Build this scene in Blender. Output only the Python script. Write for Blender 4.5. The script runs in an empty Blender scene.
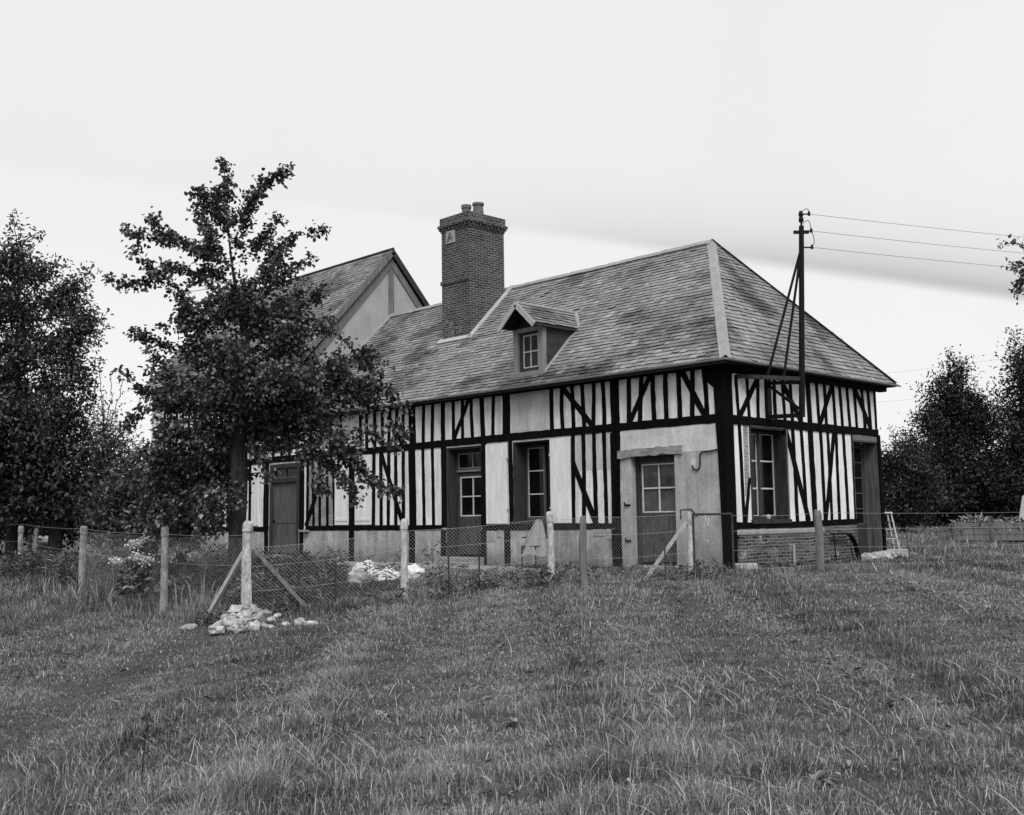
import bpy, bmesh, math, random
import numpy as np
from mathutils import Vector, Matrix, noise

random.seed(7)
rng = np.random.default_rng(7)
scene = bpy.context.scene
COL = scene.collection

# ------------------------------------------------------------------ materials
def nodes_of(m):
    m.use_nodes = True
    nt = m.node_tree
    return nt, nt.nodes, nt.links, nt.nodes['Principled BSDF']

def g(v):
    return (v, v, v, 1.0)

def ramp(N, L, src, stops):
    r = N.new('ShaderNodeValToRGB')
    el = r.color_ramp.elements
    while len(el) < len(stops):
        el.new(0.5)
    for e, (p, v) in zip(el, stops):
        e.position = p
        e.color = g(v)
    L.new(src, r.inputs[0])
    return r.outputs[0]

def tex_coord(N, L, scale=(1, 1, 1), out='Object'):
    tc = N.new('ShaderNodeTexCoord')
    mp = N.new('ShaderNodeMapping')
    mp.inputs['Scale'].default_value = scale
    L.new(tc.outputs[out], mp.inputs[0])
    return mp.outputs[0]

def noise_tex(N, L, vec, scale, detail=5, rough=0.6):
    n = N.new('ShaderNodeTexNoise')
    n.inputs['Scale'].default_value = scale
    n.inputs['Detail'].default_value = detail
    n.inputs['Roughness'].default_value = rough
    L.new(vec, n.inputs['Vector'])
    return n.outputs['Fac']

def mult(N, L, a, b):
    m = N.new('ShaderNodeMix')
    m.data_type = 'RGBA'
    m.blend_type = 'MULTIPLY'
    m.inputs[0].default_value = 1.0
    L.new(a, m.inputs[6])
    L.new(b, m.inputs[7])
    return m.outputs[2]

def bump(N, L, B, src, strength=0.3, dist=0.01):
    b = N.new('ShaderNodeBump')
    b.inputs['Strength'].default_value = strength
    b.inputs['Distance'].default_value = dist
    L.new(src, b.inputs['Height'])
    L.new(b.outputs[0], B.inputs['Normal'])

def rough_mat(name, lo, hi, scale=3.0, stretch=(1, 1, 1), rough=0.85, fine=25.0, fine_lo=0.75, bstr=0.3, bdist=0.01, spec=0.3, metallic=0.0):
    """two octaves of mottling, used for plaster, wood, stone, metal"""
    m = bpy.data.materials.new(name)
    nt, N, L, B = nodes_of(m)
    v = tex_coord(N, L, stretch)
    a = ramp(N, L, noise_tex(N, L, v, scale, 6, 0.65), [(0.3, lo), (0.7, hi)])
    fsrc = noise_tex(N, L, v, fine, 4, 0.7)
    b = ramp(N, L, fsrc, [(0.35, fine_lo), (0.62, 1.0)])
    L.new(mult(N, L, a, b), B.inputs['Base Color'])
    B.inputs['Roughness'].default_value = rough
    B.inputs['Specular IOR Level'].default_value = spec
    B.inputs['Metallic'].default_value = metallic
    if bstr:
        bump(N, L, B, fsrc, bstr, bdist)
    return m

def plaster_mat(name, lo, hi, streak=0.75, zt=None, grime=0.6):
    m = bpy.data.materials.new(name)
    nt, N, L, B = nodes_of(m)
    v = tex_coord(N, L)
    vs = tex_coord(N, L, (5, 5, 0.5))
    a = ramp(N, L, noise_tex(N, L, v, 1.6, 6, 0.65), [(0.3, lo), (0.68, hi)])
    s = ramp(N, L, noise_tex(N, L, vs, 1.5, 5, 0.6), [(0.32, streak), (0.6, 1.0)])
    c = mult(N, L, a, s)
    f = noise_tex(N, L, v, 30, 5, 0.7)
    c = mult(N, L, c, ramp(N, L, f, [(0.3, 0.68), (0.52, 1.0)]))
    if zt is not None:      # rising damp and splash marks near the ground
        sp = N.new('ShaderNodeSeparateXYZ')
        L.new(v, sp.inputs[0])
        mr = N.new('ShaderNodeMapRange')
        mr.inputs[1].default_value = zt[0]
        mr.inputs[2].default_value = zt[1]
        L.new(sp.outputs[2], mr.inputs[0])
        ad = N.new('ShaderNodeMath')
        ad.operation = 'ADD'
        L.new(mr.outputs[0], ad.inputs[0])
        n2 = noise_tex(N, L, v, 4, 5, 0.7)
        sb = N.new('ShaderNodeMath')
        sb.operation = 'SUBTRACT'
        L.new(n2, sb.inputs[0])
        sb.inputs[1].default_value = 0.5
        L.new(sb.outputs[0], ad.inputs[1])
        c = mult(N, L, c, ramp(N, L, ad.outputs[0], [(0.0, grime), (0.8, 1.0)]))
    L.new(c, B.inputs['Base Color'])
    B.inputs['Roughness'].default_value = 0.95
    B.inputs['Specular IOR Level'].default_value = 0.15
    bump(N, L, B, f, 0.35, 0.012)
    return m

def brick_mat(name, lo, hi, mortar, w=0.22, h=0.065, patch=None):
    m = bpy.data.materials.new(name)
    nt, N, L, B = nodes_of(m)
    uv = tex_coord(N, L, (1, 1, 1), 'UV')
    ob = tex_coord(N, L)
    br = N.new('ShaderNodeTexBrick')
    br.inputs['Scale'].default_value = 1.0
    br.inputs['Brick Width'].default_value = w
    br.inputs['Row Height'].default_value = h
    br.inputs['Mortar Size'].default_value = 0.011
    br.inputs['Mortar Smooth'].default_value = 0.2
    br.inputs['Bias'].default_value = -0.1
    br.inputs['Color1'].default_value = g(lo)
    br.inputs['Color2'].default_value = g(hi)
    br.inputs['Mortar'].default_value = g(mortar)
    # distort courses a little
    nz = N.new('ShaderNodeTexNoise')
    nz.inputs['Scale'].default_value = 3.5
    L.new(ob, nz.inputs['Vector'])
    mx = N.new('ShaderNodeMixRGB')
    mx.blend_type = 'LINEAR_LIGHT'
    mx.inputs[0].default_value = 0.025
    L.new(uv, mx.inputs[1])
    L.new(nz.outputs['Color'], mx.inputs[2])
    L.new(mx.outputs[0], br.inputs['Vector'])
    c = br.outputs['Color']
    c = mult(N, L, c, ramp(N, L, noise_tex(N, L, ob, 2.2, 6, 0.7), [(0.3, 0.55), (0.7, 1.15)]))
    c = mult(N, L, c, ramp(N, L, noise_tex(N, L, ob, 40, 4, 0.7), [(0.3, 0.7), (0.6, 1.0)]))
    if patch:               # lime mortar smeared over the brick
        pm = N.new('ShaderNodeMixRGB')
        f = noise_tex(N, L, ob, patch[0], 6, 0.7)
        L.new(ramp(N, L, f, [(patch[1], 0.0), (patch[1] + 0.06, 1.0)]), pm.inputs[0])
        L.new(c, pm.inputs[1])
        pm.inputs[2].default_value = g(patch[2])
        c = pm.outputs[0]
    L.new(c, B.inputs['Base Color'])
    B.inputs['Roughness'].default_value = 0.92
    B.inputs['Specular IOR Level'].default_value = 0.2
    inv = N.new('ShaderNodeMath')
    inv.operation = 'SUBTRACT'
    inv.inputs[0].default_value = 1.0
    L.new(br.outputs['Fac'], inv.inputs[1])
    bump(N, L, B, inv.outputs[0], 0.7, 0.01)
    return m

def tint_mat(name, stops, rough=0.8, spec=0.3, nscale=None, nlo=0.6, nhi=1.15, transl=0.0, fine=None):
    """colour from the per-face 'tint' attribute, times a world-size mottling"""
    m = bpy.data.materials.new(name)
    nt, N, L, B = nodes_of(m)
    at = N.new('ShaderNodeAttribute')
    at.attribute_name = 'tint'
    c = ramp(N, L, at.outputs['Fac'], stops)
    v = tex_coord(N, L)
    if nscale:
        c = mult(N, L, c, ramp(N, L, noise_tex(N, L, v, nscale, 6, 0.65), [(0.32, nlo), (0.66, nhi)]))
    if fine:
        f = noise_tex(N, L, v, fine, 4, 0.7)
        c = mult(N, L, c, ramp(N, L, f, [(0.3, 0.7), (0.6, 1.05)]))
        bump(N, L, B, f, 0.3, 0.006)
    L.new(c, B.inputs['Base Color'])
    B.inputs['Roughness'].default_value = rough
    B.inputs['Specular IOR Level'].default_value = spec
    if transl:
        tr = N.new('ShaderNodeBsdfTranslucent')
        L.new(c, tr.inputs[0])
        ms = N.new('ShaderNodeMixShader')
        ms.inputs[0].default_value = transl
        L.new(B.outputs[0], ms.inputs[1])
        L.new(tr.outputs[0], ms.inputs[2])
        L.new(ms.outputs[0], N['Material Output'].inputs[0])
    return m

def glass_mat(name, base=0.005, rough=0.08):
    m = bpy.data.materials.new(name)
    nt, N, L, B = nodes_of(m)
    v = tex_coord(N, L)
    L.new(ramp(N, L, noise_tex(N, L, v, 2.5, 4, 0.6), [(0.35, base * 0.5), (0.7, base * 1.8)]), B.inputs['Base Color'])  # reflection variation painted as mottling in the pane colour
    B.inputs['Roughness'].default_value = rough
    B.inputs['Specular IOR Level'].default_value = 0.16
    bump(N, L, B, noise_tex(N, L, v, 3.0, 2, 0.5), 0.06, 0.02)
    return m

M = {}
M['plaster_front'] = plaster_mat('white_lime_plaster', 0.60, 0.88, 0.70)
M['plaster_dull'] = plaster_mat('dull_lime_plaster', 0.46, 0.60, 0.70)
M['plaster_end'] = plaster_mat('bright_lime_plaster', 0.70, 0.90, 0.84)
M['render_panel'] = plaster_mat('grey_cement_render', 0.28, 0.47, 0.78, (-0.1, 1.0), 0.62)
M['render_light'] = plaster_mat('pale_cement_render', 0.46, 0.68, 0.84)
M['plinth'] = plaster_mat('plinth_render', 0.26, 0.52, 0.62, (-0.2, 0.6), 0.4)
M['gable_render'] = plaster_mat('gable_render', 0.30, 0.38, 0.9)
M['timber'] = rough_mat('tarred_timber', 0.0025, 0.007, 2.5, (1, 1, 0.25), 0.9, 20, 0.5, 0.5, 0.01, 0.06)
M['wood_grey'] = rough_mat('weathered_wood', 0.10, 0.22, 3, (6, 6, 0.5), 0.9, 18, 0.7, 0.5, 0.006, 0.15)
M['wood_dark'] = rough_mat('dark_weathered_wood', 0.02, 0.055, 3, (6, 6, 0.5), 0.85, 18, 0.7, 0.5, 0.006, 0.2)
M['wood_door'] = rough_mat('painted_door_wood', 0.035, 0.14, 4, (5, 5, 0.5), 0.7, 20, 0.7, 0.4, 0.004, 0.3)
M['door_old'] = rough_mat('stained_door_boards', 0.022, 0.12, 5, (4, 4, 0.6), 0.85, 24, 0.5, 0.6, 0.006, 0.2)
M['wood_mid'] = rough_mat('grey_painted_wood', 0.16, 0.24, 2.5, (5, 5, 0.6), 0.75, 22, 0.8, 0.3, 0.004, 0.3)
M['wood_pale'] = rough_mat('pale_old_wood', 0.34, 0.5, 4, (5, 5, 0.7), 0.9, 16, 0.65, 0.5, 0.006, 0.15)
M['lintel'] = rough_mat('weathered_oak_lintel', 0.24, 0.42, 4, (0.8, 6, 8), 0.9, 12, 0.55, 0.8, 0.02, 0.15)
M['paint_white'] = rough_mat('old_white_paint', 0.45, 0.62, 5, (1, 1, 1), 0.6, 30, 0.8, 0.2, 0.003, 0.35)
M['shutter'] = rough_mat('white_shutter_paint', 0.62, 0.88, 2.0, (4, 4, 0.5), 0.75, 25, 0.72, 0.25, 0.003, 0.25)
M['post_white'] = rough_mat('whitewashed_concrete', 0.28, 0.66, 9, (1, 1, 0.6), 0.9, 35, 0.55, 0.7, 0.008, 0.15)
M['post_conc'] = rough_mat('lichened_concrete', 0.13, 0.40, 9, (1, 1, 0.6), 0.95, 35, 0.55, 0.7, 0.008, 0.15)
M['metal_dark'] = rough_mat('black_painted_iron', 0.003, 0.008, 6, (1, 1, 1), 0.6, 40, 0.7, 0.1, 0.002, 0.15)
M['metal_rust'] = rough_mat('rusty_iron', 0.02, 0.06, 8, (1, 1, 1), 0.8, 40, 0.6, 0.3, 0.003, 0.3)
M['wire'] = rough_mat('galvanised_wire', 0.30, 0.45, 6, (1, 1, 1), 0.5, 30, 0.8, 0, 0, 0.5)
M['wire_dark'] = rough_mat('copper_line_wire', 0.05, 0.09, 6, (1, 1, 1), 0.5, 30, 0.8, 0, 0, 0.4)
M['flash'] = rough_mat('lead_flashing', 0.24, 0.34, 3, (1, 1, 1), 0.6, 20, 0.8, 0.2, 0.004, 0.4)
M['flash_pale'] = rough_mat('pale_cement_flashing', 0.36, 0.5, 4, (1, 1, 1), 0.9, 20, 0.75, 0.3, 0.006, 0.2)
M['mortar'] = rough_mat('pale_mortar_fillet', 0.27, 0.4, 6, (1, 1, 1), 0.95, 25, 0.65, 0.6, 0.01, 0.15)
M['mortar_dull'] = rough_mat('thin_mortar_smear', 0.13, 0.24, 9, (1, 1, 1), 0.95, 30, 0.5, 0.6, 0.01, 0.15)
M['gutter'] = rough_mat('zinc_gutter', 0.24, 0.36, 3, (1, 1, 1), 0.5, 25, 0.8, 0.1, 0.002, 0.5)
M['brick'] = brick_mat('chimney_brick', 0.03, 0.085, 0.22)
M['brick_base'] = brick_mat('plinth_brick', 0.035, 0.14, 0.22, patch=(3.0, 0.60, 0.30))
M['brick_fill'] = brick_mat('infill_brick', 0.22, 0.36, 0.42)
M['pot'] = rough_mat('terracotta_pot', 0.09, 0.16, 6, (1, 1, 1), 0.85, 30, 0.7, 0.3, 0.004, 0.2)
M['glass'] = glass_mat('dark_window_glass')
M['glass_curtain'] = glass_mat('glass_with_pale_curtain', 0.06, 0.25)
M['stone'] = rough_mat('white_flint_stone', 0.26, 0.60, 9, (1, 1, 1), 0.9, 22, 0.55, 0.8, 0.02, 0.15)
M['stone_dirty'] = rough_mat('stained_flint_stone', 0.14, 0.42, 9, (1, 1, 1), 0.95, 22, 0.5, 0.8, 0.02, 0.15)
M['stone_grey'] = rough_mat('grey_rubble_stone', 0.25, 0.5, 7, (1, 1, 1), 0.9, 22, 0.6, 0.8, 0.02, 0.15)
M['plastic'] = rough_mat('white_plastic_sack', 0.72, 0.86, 6, (1, 1, 1), 0.35, 14, 0.9, 0.5, 0.02, 0.5)
M['cloth'] = rough_mat('pale_dust_sheet', 0.2, 0.28, 5, (3, 3, 0.7), 0.95, 18, 0.8, 0.5, 0.02, 0.15)
M['concrete'] = rough_mat('old_concrete', 0.20, 0.32, 2.5, (1, 1, 1), 0.95, 20, 0.65, 0.5, 0.01, 0.2)
M['slate'] = tint_mat('slate_tiles', [(0.0, 0.055), (0.3, 0.125), (0.6, 0.225), (1.0, 0.40)], 0.62, 0.3, 0.75, 0.74, 1.12, fine=18)
M['slate_dark'] = tint_mat('old_slate_cladding', [(0.0, 0.02), (0.6, 0.05), (1.0, 0.12)], 0.75, 0.3, 2.0, 0.5, 1.2, fine=18)
M['underlay'] = rough_mat('roof_underlay', 0.015, 0.03, 4, (1, 1, 1), 0.95, 20, 0.8, 0, 0, 0.1)
M['bark'] = rough_mat('tree_bark', 0.03, 0.085, 5, (1.5, 1.5, 0.5), 0.95, 14, 0.45, 1.0, 0.03, 0.1)
M['bark_dark'] = rough_mat('dark_tree_bark', 0.02, 0.05, 5, (1.5, 1.5, 0.5), 0.95, 14, 0.5, 1.0, 0.03, 0.1)
M['leaf'] = tint_mat('pear_leaves', [(0.0, 0.014), (0.45, 0.05), (0.8, 0.13), (1.0, 0.25)], 0.42, 0.45, transl=0.15)
M['leaf_dark'] = tint_mat('dark_leaves', [(0.0, 0.014), (0.5, 0.055), (1.0, 0.18)], 0.5, 0.35, transl=0.15)
M['leaf_far'] = tint_mat('far_leaves', [(0.0, 0.006), (0.45, 0.024), (0.75, 0.065), (1.0, 0.13)], 0.6, 0.25, transl=0.12)
M['leaf_weed'] = tint_mat('weed_leaves', [(0.0, 0.03), (0.45, 0.12), (1.0, 0.34)], 0.6, 0.3, transl=0.2)
M['flower'] = tint_mat('pale_flowers', [(0.0, 0.38), (1.0, 0.74)], 0.8, 0.2, transl=0.2)
M['grass'] = tint_mat('grass_blades', [(0.0, 0.03), (0.35, 0.085), (0.65, 0.21), (0.86, 0.36), (1.0, 0.56)], 0.6, 0.3, transl=0.22)
M['hay'] = tint_mat('dry_cuttings', [(0.0, 0.08), (1.0, 0.42)], 0.9, 0.2)
m = bpy.data.materials.new('field_soil')
nt, N, L, B = nodes_of(m)
v = tex_coord(N, L)
c = ramp(N, L, noise_tex(N, L, v, 0.35, 8, 0.65), [(0.3, 0.05), (0.7, 0.11)])
c = mult(N, L, c, ramp(N, L, noise_tex(N, L, v, 9, 8, 0.75), [(0.3, 0.45), (0.65, 1.2)]))
L.new(c, B.inputs['Base Color'])
B.inputs['Roughness'].default_value = 1.0
B.inputs['Specular IOR Level'].default_value = 0.1
bump(N, L, B, noise_tex(N, L, v, 14, 6, 0.75), 0.8, 0.05)
M['ground'] = m

# ------------------------------------------------------------------ mesh helpers
class MB:
    def __init__(self):
        self.v, self.f, self.t = [], [], []

    def add(self, verts, faces, tint=0.5):
        o = len(self.v)
        self.v += [tuple(p) for p in verts]
        self.f += [tuple(i + o for i in q) for q in faces]
        self.t += [tint] * len(faces)
        return self

    def box(self, x0, x1, y0, y1, z0, z1):
        if x0 > x1: x0, x1 = x1, x0
        if y0 > y1: y0, y1 = y1, y0
        if z0 > z1: z0, z1 = z1, z0
        return self.add([(x0, y0, z0), (x1, y0, z0), (x1, y1, z0), (x0, y1, z0),
                         (x0, y0, z1), (x1, y0, z1), (x1, y1, z1), (x0, y1, z1)],
                        [(0, 3, 2, 1), (4, 5, 6, 7), (0, 1, 5, 4), (1, 2, 6, 5), (2, 3, 7, 6), (3, 0, 4, 7)])

    def bar(self, a, b, w, h, up=(0, 0, 1)):
        """rectangular bar from a to b, w sideways, h along up"""
        a, b = Vector(a), Vector(b)
        d = (b - a).normalized()
        up = Vector(up)
        s = d.cross(up)
        if s.length < 1e-4:
            s = d.cross(Vector((1, 0, 0)))
        s.normalize()
        u = s.cross(d).normalized()
        s *= w / 2
        u *= h / 2
        vs = []
        for p in (a, b):
            vs += [p - s - u, p + s - u, p + s + u, p - s + u]
        return self.add(vs, [(3, 2, 1, 0), (4, 5, 6, 7), (0, 1, 5, 4), (1, 2, 6, 5), (2, 3, 7, 6), (3, 0, 4, 7)])

    def tube(self, pts, rad, n=6, cap=True):
        pts = [Vector(p) for p in pts]
        if not hasattr(rad, '__len__'):
            rad = [rad] * len(pts)
        vs, fs = [], []
        prev = None
        for i, p in enumerate(pts):
            d = (pts[min(i + 1, len(pts) - 1)] - pts[max(i - 1, 0)])
            if d.length < 1e-9:
                d = Vector((0, 0, 1))
            d.normalize()
            if prev is None:
                s = d.orthogonal().normalized()
            else:
                s = prev - d * prev.dot(d)
                s = s.normalized() if s.length > 1e-6 else d.orthogonal().normalized()
            prev = s
            t = d.cross(s)
            for k in range(n):
                a = 2 * math.pi * k / n
                vs.append(p + (s * math.cos(a) + t * math.sin(a)) * rad[i])
        for i in range(len(pts) - 1):
            for k in range(n):
                a, b = i * n + k, i * n + (k + 1) % n
                fs.append((a, b, b + n, a + n))
        if cap:
            fs.append(tuple(range(n))[::-1])
            fs.append(tuple((len(pts) - 1) * n + k for k in range(n)))
        return self.add(vs, fs)

    def lathe(self, cx, cy, prof, n=16):
        vs, fs = [], []
        for r, z in prof:
            for k in range(n):
                a = 2 * math.pi * k / n
                vs.append((cx + r * math.cos(a), cy + r * math.sin(a), z))
        for i in range(len(prof) - 1):
            for k in range(n):
                a, b = i * n + k, i * n + (k + 1) % n
                fs.append((a, b, b + n, a + n))
        fs.append(tuple(range(n))[::-1])
        fs.append(tuple((len(prof) - 1) * n + k for k in range(n)))
        return self.add(vs, fs)

    def build(self, name, mat, parent=None, bevel=0, smooth=False):
        me = bpy.data.meshes.new(name)
        me.from_pydata(self.v, [], self.f)
        finish(me, np.array(self.t, dtype=np.float32), smooth)
        me.materials.append(mat)
        o = bpy.data.objects.new(name, me)
        COL.objects.link(o)
        if parent:
            o.parent = parent
        if bevel:
            b = o.modifiers.new('bevel', 'BEVEL')
            b.width = bevel
            b.segments = 2
            b.limit_method = 'ANGLE'
        return o

def finish(me, tints, smooth):
    at = me.attributes.new('tint', 'FLOAT', 'FACE')
    at.data.foreach_set('value', tints)
    # box-projected UVs in metres
    uv = me.uv_layers.new(name='UVMap')
    nl = len(me.loops)
    if nl < 60000:
        co = np.empty(len(me.vertices) * 3); me.vertices.foreach_get('co', co); co = co.reshape(-1, 3)
        lv = np.empty(nl, dtype=np.int64); me.loops.foreach_get('vertex_index', lv)
        nr = np.empty(len(me.polygons) * 3); me.polygons.foreach_get('normal', nr); nr = np.abs(nr.reshape(-1, 3))
        lt = np.empty(len(me.polygons), dtype=np.int64); me.polygons.foreach_get('loop_total', lt)
        ax = np.repeat(nr.argmax(1), lt)
        P = co[lv]
        u = np.where(ax == 0, P[:, 1], P[:, 0])
        w = np.where(ax == 2, P[:, 1], P[:, 2])
        uv.data.foreach_set('uv', np.stack([u, w], 1).astype(np.float32).ravel())
    if smooth:
        me.polygons.foreach_set('use_smooth', np.ones(len(me.polygons), dtype=bool))
    me.update()

def np_mesh(name, V, F, tints, mat, parent=None, smooth=False):
    """F: list of (n,k) index arrays"""
    me = bpy.data.meshes.new(name)
    me.vertices.add(len(V))
    me.vertices.foreach_set('co', np.asarray(V, dtype=np.float32).ravel())
    loops = np.concatenate([f.ravel() for f in F]).astype(np.int32)
    tot = np.concatenate([np.full(len(f), f.shape[1], dtype=np.int32) for f in F])
    me.loops.add(len(loops))
    me.loops.foreach_set('vertex_index', loops)
    me.polygons.add(len(tot))
    me.polygons.foreach_set('loop_start', np.concatenate([[0], np.cumsum(tot)[:-1]]).astype(np.int32))
    me.polygons.foreach_set('loop_total', tot)
    me.update(calc_edges=True)
    finish(me, np.asarray(tints, dtype=np.float32), smooth)
    me.materials.append(mat)
    o = bpy.data.objects.new(name, me)
    COL.objects.link(o)
    if parent:
        o.parent = parent
    return o

def tag(o, label=None, cat=None, group=None, kind=None):
    if label: o['label'] = label
    if cat: o['category'] = cat
    if group: o['group'] = group
    if kind: o['kind'] = kind
    return o

def thing(name, label, cat, group=None, loc=(0, 0, 0)):
    o = bpy.data.objects.new(name, None)
    o.empty_display_size = 0.2
    COL.objects.link(o)
    o.location = loc
    return tag(o, label, cat, group)

# ------------------------------------------------------------------ camera frame (used for region limits of the planting)
CAM = np.array([11.9632, -17.1646, 0.9647])
R_ = np.array([0.694906, 0.718965, -0.013925])
U_ = np.array([0.083150, -0.061103, 0.994662])
D_ = np.array([-0.714277, 0.692355, 0.102243])
LAT = np.array([0.695, 0.719, 0.0])
FWD = np.array([-0.719, 0.695, 0.0])

cam = bpy.data.cameras.new('camera')
co = bpy.data.objects.new('camera', cam)
COL.objects.link(co)
mat = Matrix(((R_[0], U_[0], -D_[0], CAM[0]), (R_[1], U_[1], -D_[1], CAM[1]), (R_[2], U_[2], -D_[2], CAM[2]), (0, 0, 0, 1)))
co.matrix_world = mat
cam.sensor_width = 36
cam.lens = 36 * 1087.77 / 1024
cam.clip_start = 0.1
cam.clip_end = 3000
scene.camera = co

def sstep(t):
    t = np.clip(t, 0, 1)
    return t * t * (3 - 2 * t)

def ground_z(x, y):
    dx, dy = x - CAM[0], y - CAM[1]
    dep = dx * FWD[0] + dy * FWD[1]
    lat = dx * LAT[0] + dy * LAT[1]
    s = dep + 0.5 * lat
    z = -0.62 + 0.57 * sstep((s - 5) / 17) - 0.24 * sstep((-lat + 1) / 6) + 0.42 * sstep((dep - 24) / 24) * sstep((lat - 3) / 6)
    z = z + 0.03 * np.sin(x * 1.1 + 0.7 * np.sin(y * 0.9)) * np.cos(y * 1.3 + 0.5) + 0.018 * np.sin(2.9 * x + 1.3 * y) * np.sin(2.3 * y - 1.1 * x)
    return z

def gz(x, y):
    return float(ground_z(np.float64(x), np.float64(y)))

# ground: fine near the camera, coarse out to the horizon
def lin(a, b, n): return list(np.linspace(a, b, n))
xs = np.array([-1500, -700, -300, -150, -90] + lin(-60, 30, 181) + [45, 70, 120, 300, 700, 1500])
ys = np.array([-1500, -700, -300, -120, -60] + lin(-30, 60, 181) + [90, 150, 300, 700, 1500])
X, Y = np.meshgrid(xs, ys)
Z = ground_z(X, Y)
n0, n1 = X.shape
idx = np.arange(n0 * n1).reshape(n0, n1)
F = np.stack([idx[:-1, :-1], idx[:-1, 1:], idx[1:, 1:], idx[1:, :-1]], -1).reshape(-1, 4)
gr = np_mesh('ground', np.stack([X, Y, Z], -1).reshape(-1, 3), [F], np.full(len(F), 0.5), M['ground'], smooth=True)
tag(gr, kind='structure')

# ------------------------------------------------------------------ the half-timbered house
W = 6.02
EAVE, RIDGE, HIPX, OV = 3.9, 7.2, -2.24, 0.33
XL = -14.1
house = thing('timber_framed_house', 'long low half-timbered house with hipped slate roof, brick chimney and dormer', 'house')

def wall_cells(rect, holes):
    x0, x1, z0, z1 = rect
    us = sorted(set([x0, x1] + [min(max(h[i], x0), x1) for h in holes for i in (0, 1)]))
    ws = sorted(set([z0, z1] + [min(max(h[i], z0), z1) for h in holes for i in (2, 3)]))
    out = []
    for a, b in zip(us[:-1], us[1:]):
        run = None
        for c, d in zip(ws[:-1], ws[1:]):
            mx, mz = (a + b) / 2, (c + d) / 2
            solid = not any(h[0] < mx < h[1] and h[2] < mz < h[3] for h in holes)
            if solid:
                run = [c, d] if run is None else [run[0], d]
            elif run:
                out.append((a, b, run[0], run[1])); run = None
        if run:
            out.append((a, b, run[0], run[1]))
    return out

def front_wall(name, rect, holes, matl, y0=0.0, y1=0.34, parent=house):
    mb = MB()
    for a, b, c, d in wall_cells(rect, holes):
        mb.box(a, b, y0, y1, c, d)
    return mb.build(name, matl, parent)

def end_wall(name, rect, holes, matl, x0=-0.34, x1=0.0, parent=house):
    mb = MB()
    for a, b, c, d in wall_cells(rect, holes):
        mb.box(x0, x1, a, b, c, d)
    return mb.build(name, matl, parent)

D3 = (-2.28, -1.17, 0.02, 2.2)       # near door
D2 = (-8.05, -6.81, 0.10, 2.70)      # middle door
WN = (-5.73, -4.545, 0.88, 2.70)      # window
ZS, ZB = 0.80, 2.80
front_wall('plaster_wall', (XL, -2.66, 0.78, 3.86), [D2, WN], M['plaster_front'], 0.0, 0.44)
front_wall('plaster_wall', (-2.66, 0.0, 2.80, 3.86), [], M['plaster_front'])
front_wall('rendered_panel', (-2.66, -0.02, 2.235, 2.80), [], M['render_light'], -0.012)
front_wall('rendered_panel', (-2.66, -0.02, -0.3, 2.235), [D3], M['render_panel'], -0.014)
front_wall('plinth', (XL, -2.68, -0.4, 0.78), [D2], M['plinth'], -0.02)
# dull upper infill between the studs beside the right shutter, and brick infill at the far end
o = MB().box(-3.86, -2.72, -0.005, 0.02, 1.98, 2.78).build('plaster_patch', M['plaster_dull'], house)
o = MB().box(-14.1, -12.4, -0.006, 0.02, 0.82, 2.76).build('brick_infill', M['brick_fill'], house)
# patched board panel under the eaves between the second post and the window studs
MB().box(-5.80, -4.55, -0.010, 0.02, 2.90, 3.84).build('blank_panel', M['plaster_dull'], house)
# flaked stones showing in the plinth
for a, b, c, d in [(-2.98, -2.72, 0.52, 0.75), (-3.35, -3.02, 0.58, 0.74), (-8.42, -8.24, 0.42, 0.72), (-6.6, -6.3, 0.45, 0.7), (-6.28, -6.1, 0.55, 0.72)]:
    MB().box(a, b, -0.032, 0.0, c, d).build('plinth_stone', M['stone_grey'], house, bevel=0.02)

GW = (0.84, 2.17, 0.83, 2.73)        # end window: y0,y1,z0,z1
GD = (4.84, 5.98, 0.06, 2.60)        # end door
end_wall('plaster_wall', (0.345, W, 0.80, 3.86), [GW, GD], M['plaster_end'])
end_wall('plinth', (0.36, 4.835, -0.4, 0.76), [], M['brick_base'], -0.34, 0.03)
MB().box(-0.01, 0.05, 0.30, 3.45, 0.60, 0.70).build('plinth_cap', M['mortar'], house, bevel=0.02)
MB().box(-0.34, -0.02, 5.99, 6.03, -0.4, 0.8).build('plinth', M['brick_base'], house)
# rear wall and inner dark partitions (close the shell)
MB().box(XL, -0.40, W - 0.3, W, -0.4, 0.80).build('rear_wall', M['plinth'], house)
MB().box(XL, -0.40, W - 0.3, W - 0.002, 0.80, 3.86).build('rear_wall', M['plaster_dull'], house)

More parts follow.
